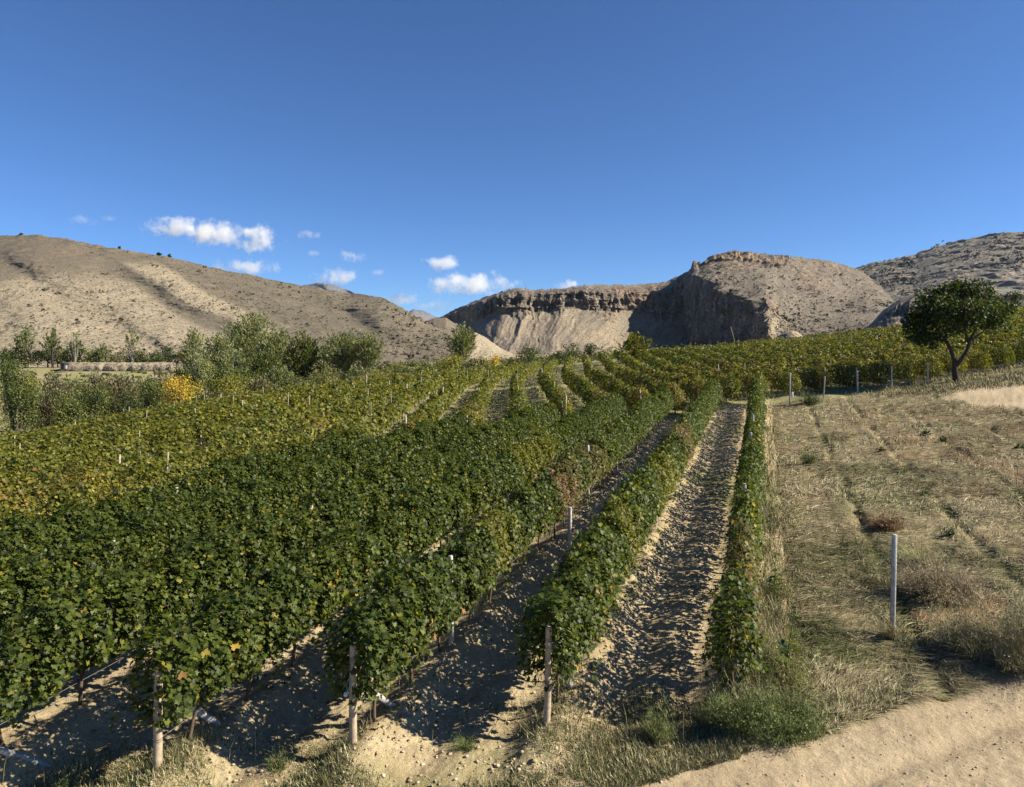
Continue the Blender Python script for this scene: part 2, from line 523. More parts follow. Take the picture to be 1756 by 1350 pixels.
def relief(name, keys, nu, seg, disp, mat, zone, back=120, smooth=False, zfoot=-25, label=None, smooth_u=None):
    """keys: (photo column, [(row, distance) from foot to ridge]); a hill surface standing at its real distance"""
    ku = np.array([k[0] for k in keys], float)
    yy = np.array([[p[0] for p in k[1]] for k in keys], float)
    dd = np.array([[p[1] for p in k[1]] for k in keys], float)
    u = np.linspace(ku[0], ku[-1], nu)
    K = yy.shape[1]
    yc = np.array([np.interp(u, ku, yy[:, i]) for i in range(K)])
    dc = np.array([np.interp(u, ku, dd[:, i]) for i in range(K)])
    if smooth_u is not None:
        kk = np.exp(-np.linspace(-2, 2, 41) ** 2); kk /= kk.sum()
        for arr in (yc, dc):
            for i in range(K):
                q = np.convolve(np.pad(arr[i], 20, mode='edge'), kk, mode='valid')
                wgt = smooth_u(u)
                arr[i] = arr[i] * (1 - wgt) + q * wgt
    t = np.concatenate([np.linspace(i, i + 1, n, endpoint=False) for i, n in enumerate(seg)] + [[K - 1.0]])
    i0 = np.clip(np.floor(t).astype(int), 0, K - 2)
    fr = (t - i0)[:, None]
    y = yc[i0] * (1 - fr) + yc[i0 + 1] * fr
    D = dc[i0] * (1 - fr) + dc[i0 + 1] * fr
    U = np.broadcast_to(u, y.shape); T = np.broadcast_to(t[:, None], y.shape)
    X = (U - CX) / F * D; Z = (HY - y) / F * D
    dx, dy, dz = disp(U, y, T, X, D, Z)
    zn = zone(U, y, T, X, D, Z)
    X2, Y2, Z2 = X + dx, D + dy, Z + dz
    # back slope and buried foot
    Xb, Yb, Zb = [X2[-1:]], [Y2[-1:]], [Z2[-1:]]
    rows_b = []
    for k, q in enumerate((.15, .5, 1.0)):
        s = (Y2[-1:] + back * q) / Y2[-1:]
        rows_b.append((X2[-1:] * s, Y2[-1:] * s, Z2[-1:] * (1 - q) + zfoot * q - 0 + (0 if q == 1 else -4 * q)))
    s = (Y2[:1] - 40) / Y2[:1]
    foot = (X2[:1] * s, Y2[:1] * s, np.full_like(Z2[:1], zfoot))
    X3 = np.concatenate([foot[0], X2] + [r[0] for r in rows_b])
    Y3 = np.concatenate([foot[1], Y2] + [r[1] for r in rows_b])
    Z3 = np.concatenate([foot[2], Z2] + [r[2] for r in rows_b])
    zn3 = np.concatenate([zn[:1], zn] + [zn[-1:]] * 3)
    V = np.stack([X3, Y3, Z3], -1).reshape(-1, 3)
    me = mesh_np(name, V, quads_grid(*X3.shape), mat, smooth, vcol={'zone': zn3.reshape(-1, 3)})
    o = link(name, me)
    tag(o, kind='structure')
    return X3, Y3, Z3

# the rounded dry hill on the left
LRIDGE = [(-420, 440), (-200, 412), (0, 404), (40, 403), (70, 404), (120, 411), (180, 423), (240, 433), (290, 441), (380, 462), (450, 476), (530, 492), (600, 503), (650, 509), (680, 522), (720, 545), (760, 566), (800, 582), (850, 600), (890, 612)]
def lk(u, yr):
    Dr = np.interp(u, [-420, 0, 600, 890], [640, 600, 560, 420])
    Df = np.interp(u, [-420, 0, 300, 600, 890], [280, 290, 300, 330, 400])
    yf = np.interp(u, [-420, 0, 600, 700, 890], [632, 628, 628, 622, 616])
    return (u, [(yf, Df), (yf + (yr - yf) * .36, Df + (Dr - Df) * .30), (yf + (yr - yf) * .78, Df + (Dr - Df) * .68), (yr, Dr)])
def ldisp(U, y, T, X, D, Z):
    # spurs and gullies running down to the right
    s = U - 1.75 * (y - 440) - 18 * fbm(U * .01, y * .02, 2, 3)
    w = np.zeros_like(U)
    for c0, wd, amp in ((225, 60, 15), (60, 80, 12), (-110, 80, 12), (345, 80, 9), (470, 70, 12)):
        q = (s - c0) / wd
        w += amp * np.exp(-q * q) * np.where(q > 0, 1, 1)
    for c0, wd, amp in ((150, 26, 5), (-10, 34, 5), (285, 26, 5), (408, 30, 9)):
        w -= amp * np.exp(-((s - c0) / wd) ** 2)
    top = np.clip((3.0 - T) / .8, 0, 1)
    n = 7 * fbm(X * .03, D * .03, 5, 11) + 2.0 * ridged(X * .11, D * .11 + Z * .1, 3, 14)
    # knobbly lumps at the crest
    lump = (T > 2.9) * 2.0 * fbm(U * .08, U * 0, 4, 17)
    k = (w * top + n) * (.4 + .6 * top)
    return k * .15, -k * .75, lump * .6 + .5 * fbm(X * .12, D * .12, 3, 19)
def lzone(U, y, T, X, D, Z):
    s = U - 1.75 * (y - 440) - 18 * fbm(U * .01, y * .02, 2, 3)
    n = fbm(X * .05, D * .05, 4, 23)
    n2 = fbm(X * .018, D * .018, 3, 26)
    pale = sm(180, 195, s + 5 * n) * sm(258, 238, s + 5 * n) * sm(432, 462, y + 18 * n)
    pale = np.maximum(pale, sm(-500, -460, s) * sm(142, 90, s + 30 * n) * sm(468, 520, y + 30 * n2 + .12 * U * (U > 0)) * .85)
    pale = np.maximum(pale, sm(20, 40, s) * sm(150, 128, s + 5 * n) * sm(450, 500, y + 20 * n2) * .7)
    pale = np.clip(pale + .25 * n * pale, 0, 1)
    rocky = np.clip(sm(470, 420, y + 40 * n2) * (.45 + .6 * n), 0, 1) * (U < 420)
    return np.stack([rocky * .8, pale, 0 * U], -1)
M_hill = rock_mat('dry_hillside', (.155, .135, .11), (.15, .128, .096), (.075, .068, .05), 1.5, patch=(.34, .285, .20), bump=.5)
L_X, L_Y, L_Z = relief('left_hill', [lk(*k) for k in LRIDGE], 540, (50, 70, 40), ldisp, M_hill, lzone, back=300, smooth=True)

# the canyon wall, the great cliff and the summit behind it
MK = [
 (735, [(600, 1400), (585, 1420), (565, 1450), (556, 1470), (552, 1500)]),
 (757, [(600, 1350), (585, 1380), (560, 1450), (548, 1470), (544, 1500)]),
 (790, [(600, 1150), (580, 1230), (553, 1330), (532, 1350), (526, 1400)]),
 (830, [(603, 1020), (585, 1080), (545, 1230), (520, 1255), (511, 1330)]),
 (866, [(606, 960), (590, 1010), (538, 1200), (508, 1225), (499, 1290)]),
 (884, [(606, 950), (590, 1000), (535, 1200), (505, 1225), (492, 1290)]),
 (905, [(606, 950), (590, 1000), (535, 1200), (508, 1225), (498, 1300)]),
 (960, [(606, 950), (590, 1010), (533, 1210), (504, 1232), (496, 1300)]),
 (1000, [(606, 950), (592, 1030), (530, 1220), (502, 1240), (490, 1300)]),
 (1050, [(606, 1000), (594, 1090), (535, 1245), (505, 1265), (489, 1330)]),
 (1080, [(606, 1090), (596, 1160), (540, 1268), (506, 1288), (489, 1345)]),
 (1100, [(606, 1140), (597, 1195), (543, 1285), (506, 1305), (489, 1360)]),
 (1140, [(606, 1190), (598, 1225), (548, 1300), (505, 1322), (485, 1370)]),
 (1170, [(606, 1205), (598, 1235), (550, 1300), (486, 1330), (470, 1370)]),
 (1179, [(606, 1210), (597, 1235), (560, 1285), (478, 1310), (466, 1350)]),
 (1184, [(604, 1200), (592, 1225), (560, 1240), (472, 1252), (462, 1300)]),
 (1188, [(604, 1190), (590, 1215), (560, 1230), (472, 1245), (447, 1300)]),
 (1194, [(604, 1175), (590, 1200), (560, 1212), (472, 1232), (447, 1300)]),
 (1198, [(604, 1165), (590, 1190), (560, 1203), (473, 1225), (453, 1300)]),
 (1215, [(604, 1130), (592, 1150), (560, 1162), (480, 1180), (442, 1310)]),
 (1236, [(605, 1080), (596, 1110), (560, 1120), (491, 1140), (435, 1320)]),
 (1262, [(605, 1040), (597, 1065), (560, 1076), (502, 1096), (433, 1330)]),
 (1292, [(605, 990), (590, 1012), (560, 1022), (513, 1042), (436, 1340)]),
 (1312, [(605, 950), (585, 972), (560, 982), (518, 1000), (440, 1350)]),
 (1324, [(605, 935), (580, 962), (555, 975), (524, 1005), (440, 1355)]),
 (1332, [(605, 930), (578, 975), (555, 1020), (530, 1060), (440, 1360)]),
 (1360, [(605, 900), (580, 985), (555, 1060), (520, 1150), (441, 1370)]),
 (1400, [(605, 880), (580, 970), (555, 1060), (515, 1180), (446, 1400)]),
 (1440, [(605, 860), (580, 950), (555, 1050), (515, 1200), (453, 1440)]),
 (1468, [(605, 850), (580, 930), (555, 1030), (520, 1180), (460, 1450)]),
 (1500, [(605, 850), (580, 920), (558, 1010), (530, 1120), (484, 1380)]),
 (1530, [(605, 850), (585, 910), (565, 980), (548, 1050), (516, 1240)]),
 (1570, [(608, 850), (595, 900), (580, 950), (565, 1000), (548, 1100)]),
]
def mdisp(U, y, T, X, D, Z):
    wall = (U < 1176)
    Uw = U + 9 * fbm(U * .04, Z * .03, 3, 5) + 3 * fbm(U * .15, Z * .08, 3, 6)
    Tn = T + .75 * fbm(U * .022, Z * .01, 4, 7)
    clf = sm(1.75, 2.1, Tn) * sm(3.95, 3.2, T)
    big = ((U > 1180) & (U < 1330)) * sm(.9, 1.2, T) * sm(3.3, 2.9, T)
    amp = .55 + .6 * fbm(U * .012, U * 0, 2, 8)
    but = ridged(Uw * .022, Z * .006, 5, 41, .55)
    but2 = ridged(Uw * .09, Z * .03, 4, 45, .6)
    led = np.abs(((Z + 8 * fbm(U * .02, U * 0, 3, 4)) / 17) % 1 - .5) * 2
    k = np.where(wall, clf * (42 * amp * but + 12 * but2 + 9 * led * (T > 2.2) + 7 * fbm(Uw * .2, Z * .15, 4, 46, .65)), 0)
    # gullied badlands lower left
    bad = sm(1040, 930, U) * sm(780, 820, U) * sm(2.6, 1.5, T)
    gs = U + .45 * (y - 560) + 7 * fbm(U * .03, y * .05, 3, 52)
    k = k + bad * (34 * ridged(gs * .02, y * .004, 5, 53, .55) + 5 * fbm(U * .12, y * .12, 3, 54))
    tal = wall * sm(2.5, 1.8, T) * (1 - bad)
    k = k + tal * (11 * ridged((U + 1.1 * (y - 560) + 8 * fbm(U * .05, y * .05, 3, 56)) * .03, y * .008, 5, 57, .6) + 5 * fbm(X * .04, D * .04, 5, 58, .6))
    # the great cliff: broken pillars and overhangs
    Ub = U + 4 * fbm(U * .08, Z * .03, 3, 60)
    k2 = big * (13 * ridged(Ub * .05, Z * .012, 4, 61, .6) + 6 * ridged(Ub * .25, Z * .03, 3, 63) + 8 * fbm(U * .06, Z * .05, 4, 64, .6))
    crown = ((U > 1200) & (U < 1340)) * sm(2.35, 2.7, T + .3 * fbm(U * .06, U * 0, 2, 65)) * sm(3.2, 3.0, T) * sm(1195, 1240, U)
    k2 = k2 + crown * (18 * ridged(Ub * .06, Z * .05, 4, 66, .6))
    # ribs, ledges and rocks on the flank behind
    sl = (U > 1180) * sm(2.9, 3.2, T)
    dg = (U * .55 + (y - 480) * 1.0)
    k3 = sl * (9 * fbm(X * .012, D * .012, 5, 71, .6) + 6 * ridged(dg * .035 + fbm(U * .02, y * .03, 2, 72), U * .004, 4, 73) + 3.5 * ridged(X * .05, D * .05 + Z * .05, 4, 74, .6))
    fl = (U > 1330) * sm(3.0, 2.0, T)
    k3 = k3 + fl * (6 * fbm(X * .02, D * .02, 5, 76, .6) + 5 * ridged(dg * .04, U * .006, 4, 77))
    cap = ((U > 1196) & (U < 1345)) * sm(3.76, 3.86, T + .05 * fbm(U * .08, U * 0, 2, 70))
    k3 = k3 + cap * (10 + 14 * ridged(U * .07, Z * .03, 4, 75, .6))
    e = 3.2 * fbm(X * .06, Z * .08 + D * .05, 5, 79, .62)
    dz = (T > 3.97) * (2.4 * ridged(U * .09, U * 0, 4, 81)) + (T > 3.3) * 1.6 * fbm(X * .1, D * .1, 3, 83)
    return -.9 * k2 + e * .3, -(k + k3 + e) - .25 * k2, dz
def mzone(U, y, T, X, D, Z):
    n = fbm(X * .03, Z * .04, 4, 91)
    wall = (U < 1176)
    c = np.where(wall, sm(1.75, 2.05, T + .75 * fbm(U * .022, Z * .01, 4, 7)) * sm(3.95, 3.6, T), 0)
    bad = sm(1010, 930, U) * sm(2.4, 1.6, T) * wall
    c = np.maximum(c, .15 * bad)
    big = ((U > 1179) & (U < 1330)) * sm(3.08, 2.98, T + .08 * n)
    c = np.maximum(c, big)
    cap = ((U > 1180) & (U < 1345)) * sm(3.72, 3.85, T + .05 * n)
    c = np.maximum(c, cap)
    sl = (U > 1180) * (T > 3)
    rib = sm(.25, .5, ridged((U + 1.2 * (y - 480)) * .014, y * .01 + n * .3, 3, 95)) * sl
    c = np.maximum(c, rib * .55)
    pale = wall * np.clip(sm(2.3, 1.8, T) * (.25 + .9 * n), 0, 1)
    edge = ((U > 1318) & (U < 1334)) * sm(1.0, 1.4, T) * sm(3.0, 2.8, T)
    pale = np.maximum(pale, edge * .9)
    return np.stack([np.clip(c, 0, 1), np.clip(pale, 0, 1), 0 * U], -1)
M_rock = rock_mat('canyon_rock', (.155, .13, .11), (.195, .165, .13), (.09, .082, .065), .62, patch=(.30, .245, .17), bump=2.5)
M_X, M_Y, M_Z = relief('canyon_mountain', MK, 740, (24, 60, 56, 64), mdisp, M_rock, mzone, back=350, smooth_u=lambda u: np.maximum(sm(1168, 1155, u), sm(1330, 1345, u)))

# the long rocky slope at the far right
RK = []
for u, yr, yf in ((1380, 500, 560), (1440, 470, 555), (1470, 458, 550), (1500, 450, 545), (1530, 444, 540), (1565, 438, 540), (1600, 424, 535), (1640, 414, 530), (1690, 404, 530), (1756, 398, 530), (1830, 392, 530), (1950, 396, 530), (2150, 420, 540)):
    RK.append((u, [(600, 1250), (yf, 1500), (yf + (yr - yf) * .5, 1850), (yf + (yr - yf) * .62, 1950), (yr, 2300)]))
def rdisp(U, y, T, X, D, Z):
    rid = ridged(X * .006, D * .008, 5, 101, .6)
    k = 38 * rid + 14 * ridged(X * .02, D * .02 + Z * .02, 4, 103) + 5 * fbm(X * .08, D * .08, 3, 105)
    band = sm(1.8, 2.1, T) * sm(3.2, 2.9, T) * (U > 1600)
    k = k + band * 30 * ridged(U * .05, Z * .01, 3, 107)
    return 0 * U, -k, (T > 3.9) * 3 * ridged(U * .1, U * 0, 4, 109) + 3 * fbm(X * .03, D * .03, 3, 111)
def rzone(U, y, T, X, D, Z):
    n = fbm(X * .012, D * .012 + Z * .02, 5, 113)
    n2 = ridged(X * .01, Z * .03, 4, 117)
    c = np.clip(.3 + 1.3 * n + .6 * n2, 0, 1)
    band = sm(1.8, 2.1, T) * sm(3.2, 2.9, T) * (U > 1600)
    return np.stack([np.maximum(c, band), np.clip(n * .8, 0, .6), 0 * U], -1)
M_grey = rock_mat('grey_rock', (.15, .138, .122), (.19, .172, .145), (.09, .085, .07), .5, patch=(.29, .27, .235), bump=2.0)
R_X, R_Y, R_Z = relief('rocky_slope', RK, 460, (20, 50, 30, 50), rdisp, M_grey, rzone, back=500)

# small rocky spur in front of it
SK = []
for u, yr in ((1470, 575), (1492, 556), (1505, 543), (1520, 528), (1545, 512), (1575, 500), (1610, 493), (1660, 492), (1720, 496), (1800, 500), (1900, 520)):
    SK.append((u, [(590, 540), (yr + (590 - yr) * .55, 590), (yr + min(26, (590 - yr) * .35), 615), (yr + min(9, (590 - yr) * .12), 625), (yr, 700)]))
def sdisp(U, y, T, X, D, Z):
    c = sm(.8, 1.1, T) * sm(3.3, 2.9, T)
    Uw = U + 6 * fbm(U * .05, Z * .05, 3, 120)
    c = c * sm(1485, 1530, U)
    k = c * (9 * ridged(Uw * .03, Z * .02, 4, 121, .6) + 4 * ridged(Uw * .12, Z * .05, 4, 123, .6)) + 4 * fbm(X * .06, D * .06 + Z * .1, 5, 125, .6)
    return -.6 * k, -k, (T > 3.9) * 1.2 * ridged(U * .07, U * 0, 3, 127)
relief('rocky_spur', SK, 220, (10, 24, 20, 16), sdisp, M_grey, lambda U, y, T, X, D, Z: np.stack([sm(.8, 1.2, T) * sm(3.9, 3.4, T) * sm(1490, 1520, U), .3 * (T > 3.5) + 0 * U, 0 * U], -1), back=160)

# pale sandy bluff before the canyon mouth
PK = []
for u, yr in ((770, 606), (785, 590), (800, 572), (815, 570), (830, 577), (845, 588), (860, 598), (880, 607), (900, 613)):
    PK.append((u, [(625, 330), (614, 350), (yr, 420)]))
PK = [(u, [(625, 350), (yr + (618 - yr) * .5, 385), (yr, 425)]) for (u, [_, _, (yr, _d)]) in PK]
relief('sandy_bluff', PK, 100, (14, 16), lambda U, y, T, X, D, Z: (0 * U, -(2.2 * ridged((U + .8 * y) * .08, y * .01, 3, 131) + 1.0 * fbm(X * .2, D * .2, 3, 132)), 0 * U),
       M_hill, lambda U, y, T, X, D, Z: np.stack([0 * U, .95 + 0 * U, 0 * U], -1), back=60)

# faint ranges at the very back
M_far = rock_mat('haze_tinted_rock', (.12, .13, .15), (.14, .15, .17), (.10, .11, .12), .2, bump=4)  # blue-grey of distant haze painted into the rock colour
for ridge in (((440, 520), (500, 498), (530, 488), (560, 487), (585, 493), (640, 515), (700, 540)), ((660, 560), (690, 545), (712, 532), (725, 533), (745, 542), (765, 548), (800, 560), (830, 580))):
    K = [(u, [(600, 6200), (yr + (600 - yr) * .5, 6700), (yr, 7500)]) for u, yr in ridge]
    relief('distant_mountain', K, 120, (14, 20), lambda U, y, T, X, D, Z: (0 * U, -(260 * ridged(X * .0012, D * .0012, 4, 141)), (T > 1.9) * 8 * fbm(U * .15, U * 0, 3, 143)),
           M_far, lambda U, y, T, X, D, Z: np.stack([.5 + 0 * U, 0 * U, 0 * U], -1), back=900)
# low brown ridge closing the canyon mouth
K = [(u, [(604, 760), (yr + (604 - yr) * .5, 830), (yr, 900)]) for u, yr in ((700, 575), (722, 556), (745, 546), (765, 545), (785, 558), (800, 575), (820, 596))]
relief('low_ridge', K, 120, (16, 20), lambda U, y, T, X, D, Z: (0 * U, -(12 * ridged(X * .02, D * .02, 4, 151)), 0 * U), M_hill, lambda U, y, T, X, D, Z: np.stack([.3 + 0 * U, 0 * U, 0 * U], -1), back=120)

# ------------------------------------------------------------------ grapevines of the tidy near rows
GREENS = np.array([(.034, .054, .012), (.054, .086, .016), (.085, .122, .022), (.135, .165, .030), (.22, .21, .040), (.42, .30, .05)]) * .74
def pick(pal, p, n, jit=.18):
    i = rng.choice(len(pal), n, p=np.array(p) / sum(p))
    return pal[i] * (1 + jit * rng.standard_normal((n, 1))).clip(.5, 1.6)

def canopy(n, L, zlo, zhi, wid, probs, size=(.095, .15), pal=GREENS, shoots=12, proto=(LEAF_V, LEAF_F), bulge=0.0):
    hz = rng.beta(1.15, 1.05, n)
    z = zlo + (zhi - zlo) * hz
    prof = np.interp(hz, [0, .12, .35, .7, .9, 1], [.35, .75, 1, .95, .7, .25])
    y = rng.uniform(-L / 2, L / 2, n)
    lump = 1 + .28 * np.sin(y * 5.1 + z * 4 + rng.uniform(0, 6)) * .7 + .2 * np.sin(y * 11 + rng.uniform(0, 6))
    sgn = np.where(rng.random(n) < .5, -1, 1)
    r = 1 - .85 * rng.random(n) ** 1.7
    x = sgn * wid * prof * r * lump + .05 * rng.standard_normal(n)
    z = z + .07 * np.sin(y * 4 + rng.uniform(0, 6)) * hz
    pos = np.stack([x, y, z], -1)
    nrm = np.stack([sgn * (1.0 - .6 * hz), .45 * rng.standard_normal(n), .35 + .9 * hz], -1) + .42 * rng.standard_normal((n, 3))
    P_, N_ = [pos], [nrm]
    for k in range(shoots):
        y0 = rng.uniform(-L / 2, L / 2)
        if rng.random() < .5:                       # shoots standing out of the top
            m = rng.integers(5, 10); h = rng.uniform(.12, .42)
            dx, dy = rng.normal(0, .12), rng.normal(0, .12)
            t = np.linspace(0, 1, m)
            pp = np.stack([rng.normal(0, wid * .3) + dx * t, y0 + dy * t, zhi - .1 + h * t], -1)
        else:                                       # shoots hanging out of the side
            m = rng.integers(5, 10); s = rng.choice([-1, 1])
            t = np.linspace(0, 1, m)
            pp = np.stack([s * (wid + .16 * t), y0 + rng.normal(0, .1) * t, rng.uniform(zlo + .2, zhi - .2) - rng.uniform(.2, .5) * t], -1)
        pp = pp + rng.normal(0, .03, pp.shape)
        P_.append(pp); N_.append(np.stack([pp[:, 0] * 1.5, rng.normal(0, .5, m), np.full(m, .6)], -1) + .4 * rng.standard_normal((m, 3)))
    pos, nrm = np.concatenate(P_), np.concatenate(N_)
    k = len(pos)
    colr = pick(pal, probs, k)
    return scatter(proto[0], proto[1], pos, nrm, rng.uniform(-.7, .7, k) + math.pi, rng.uniform(size[0], size[1], k), colr)

def trunk_mesh(seed, h=.95):
    r = random.Random(seed)
    a = Acc()
    t = np.linspace(0, 1, 8)
    px = np.cumsum([0] + [r.uniform(-.035, .035) for _ in range(7)])
    py = np.cumsum([0] + [r.uniform(-.05, .05) for _ in range(7)])
    pts = np.stack([px, py, -.15 + (h + .15) * t], -1)
    v, f = tube(pts, np.linspace(.032, .02, 8) * r.uniform(.8, 1.2), 6)
    a.add(v, f, (.12, .085, .06))
    for s in (-1, 1):                                # two arms along the wire
        q = np.stack([px[-1] + .02 * np.sin(t * 5), py[-1] + s * t * .6, h - .02 + .08 * np.sin(t * 3)], -1)
        v, f = tube(q, np.linspace(.018, .009, 8), 5)
        a.add(v, f, (.11, .075, .05))
    return a.mesh('trunk', M_bark)

VINES, THIN = [], []
for k in range(7):
    v, f, c = canopy(2300, 1.5, .58, 1.86, .46, (3.2, 5.2, 5, 2.2, .5, .05), size=(.058, .112), shoots=20)
    VINES.append(Acc().add(v, f, c).mesh('foliage', M_leaf))
for k in range(4):
    v, f, c = canopy(1150, 1.4, .34, 1.84, .36, (3.0, 4.5, 4, 3, 1.0, .15), size=(.06, .12), shoots=26)
    THIN.append(Acc().add(v, f, c).mesh('foliage', M_leaf))
TRUNKS = [trunk_mesh(k) for k in range(6)]
LEAF_YEL = Acc().add(LEAF_V * .15, LEAF_F, (.34, .25, .055)).mesh('leaf', M_leaf)
LEAF_TAN = Acc().add(LEAF_V * .13, LEAF_F, (.30, .18, .09)).mesh('leaf', M_leaf)

def proj(x, y, z):
    return CX + x / y * F, HY - z / y * F

ROWROT = -math.atan(KX)
BROWN = [(1172, 765, 17), (958, 846, 24), (1008, 800, 14), (1285, 995, 34), (236, 968, 26), (503, 866, 20), (572, 846, 22), (1250, 1000, 20)]
YELLOW = [(1140, 830, 30), (905, 800, 40), (620, 1000, 40), (1080, 930, 26), (860, 960, 40)]
ORD = ['first', 'second', 'third', 'fourth', 'fifth', 'sixth', 'seventh', 'eighth', 'ninth', 'tenth', 'eleventh', 'twelfth', 'thirteenth', 'fourteenth', 'fifteenth', 'sixteenth', 'seventeenth',
       'eighteenth', 'nineteenth', 'twentieth', 'twenty-first', 'twenty-second', 'twenty-third', 'twenty-fourth', 'twenty-fifth', 'twenty-sixth', 'twenty-seventh', 'twenty-eighth', 'twenty-ninth',
       'thirtieth', 'thirty-first', 'thirty-second', 'thirty-third', 'thirty-fourth', 'thirty-fifth', 'thirty-sixth', 'thirty-seventh', 'thirty-eighth', 'thirty-ninth', 'fortieth']
NAMES_ROW = {0: 'straggly row beside the mown field', 1: 'second row from the mown field', 2: 'third row from the mown field', 3: 'fourth row from the mown field',
             4: 'fifth row from the mown field', 5: 'sixth row from the mown field', 6: 'seventh row from the mown field'}
ROW_TRACK = {}
vine_count = 0
def grapevine(x, y, mesh, label, group, col=(0, 0, 0, 1), rot=ROWROT, sc=1.0):
    global vine_count
    vine_count += 1
    z = gzs(x, y)
    o = link('grapevine', None, loc=(x, y, z), rot=(0, 0, rot + (math.pi if random.random() < .5 else 0)))
    o.scale = (sc * random.uniform(.93, 1.08), 1, sc * random.uniform(.95, 1.05))
    tag(o, label, 'grapevine', group)
    t = link('trunk', random.choice(TRUNKS), parent=o)
    fo = link('foliage', mesh, parent=o)
    fo.color = col
    fo['kind'] = 'stuff'
    return o

for ri, x0 in enumerate(ROW_X0):
    yend = 35.9 + .955 * ((x0 + 12.4) / .67)
    ystart = {0: 11.9, 1: 11.5, 2: 11.0, 3: 10.5, 4: 8.2, 5: 9.5, 6: 12.0}[ri]
    ys = np.arange(ystart + .15, yend, 1.17)
    for i, y in enumerate(ys):
        jit = .07 * vn(np.array([y * .5]), np.array([ri * 9.0]), 2)[0]
        x = x0 + KX * y + jit
        z = gzs(x, y)
        px, py = proj(x, y, z + 1.3)
        colr = [0, 0, 0, 1]
        brown = False
        for bx, by, br in BROWN:
            d = math.hypot(px - bx, (py - by))
            if d < br * 1.1:
                colr[0] = max(colr[0], .68 if d < br * .7 else .28); brown = d < br * .7
        for bx, by, br in YELLOW:
            if math.hypot(px - bx, (py - by)) < br: colr[1] = .35
        thin = ri == 0
        if thin and 26.1 < y < 26.6: continue
        mesh = random.choice(THIN if thin else VINES)
        lab = ORD[i] + ' green grapevine from the near end of the ' + NAMES_ROW[ri]
        grp = 'grapevines of the ' + NAMES_ROW[ri]
        if i == 0 and ri in (1, 2, 3):
            lab = {1: 'green grapevine hanging over the rightmost wooden end post', 2: 'green grapevine trained beside the wooden end post carrying the white ball',
                   3: 'dark green grapevine draped round the leftmost thick wooden end post'}[ri]; grp = None
        elif i == 0 and ri == 0:
            lab = 'drooping grapevine over weeds at the near end of the straggly row'; grp = None
        elif brown:
            lab = 'withered brown grapevine, ' + ORD[i] + ' from the near end of the ' + NAMES_ROW[ri]; grp = None
        sc = 1.0 + .07 * vn(np.array([y * .35]), np.array([ri * 3.0]), 5)[0]
        if ri == 0: sc *= .97
        o = grapevine(x, y, mesh, lab, grp, tuple(colr), sc=sc * (.86 if ri in (1, 2) and y > 13 else 1.0))
        o.scale.z = random.uniform(.93, 1.07)
        if ri == 0:
            o.scale.z = random.uniform(.82, 1.03)
            o.scale.x *= random.uniform(.7, 1.0)
        if i < 4 and ri in (1, 2, 3):
            for q in range(5):
                s = random.choice([-1, 1])
                link('leaf', random.choice([LEAF_YEL, LEAF_TAN]), parent=o, loc=(s * random.uniform(.38, .47), random.uniform(-.6, .6), random.uniform(.75, 1.5)),
                     rot=(random.uniform(.6, 1.6), random.uniform(-.5, .5), s * 1.57 + random.uniform(-.8, .8)))

# ------------------------------------------------------------------ posts of the near rows
def box_v(w, d, h, taper=1.0, bev=.012):
    """bevelled upright post with a small chamfer at the top"""
    a, b = w / 2, d / 2
    rings = []
    for z, k, c in ((-.3, 1, bev), (h * .5, (1 + taper) / 2, bev), (h - bev, taper, bev), (h, taper * .86, bev * 1.2)):
        A, B = a * k, b * k
        rings += [(-A, -B + c, z), (-A + c, -B, z), (A - c, -B, z), (A, -B + c, z), (A, B - c, z), (A - c, B, z), (-A + c, B, z), (-A, B - c, z)]
    v = np.array(rings)
    f = []
    for r in range(3):
        for j in range(8):
            k = (j + 1) % 8
            f.append((r * 8 + j, r * 8 + k, r * 8 + 8 + k)); f.append((r * 8 + j, r * 8 + 8 + k, r * 8 + 8 + j))
    for j in range(1, 7): f.append((24, 24 + j, 25 + j))
    return v, np.array(f)

def round_post(h, r, seed):
    rr = random.Random(seed)
    a = Acc()
    zs = np.array([-.3, 0, h * .3, h * .45, h * .5, h * .75, h - .03, h - .004])
    ra = np.array([1.04, 1.03, 1.0, 1.0, .97, .95, .93, .86]) * r
    pts = np.stack([np.array([rr.uniform(-.006, .006) for _ in zs]), np.array([rr.uniform(-.006, .006) for _ in zs]), zs], -1)
    v, f = tube(pts, ra, 14)
    a.add(v, f, (.42, .335, .24))
    return a

def brace(parent_xy, frac, rowx, L0, group_label):
    pass

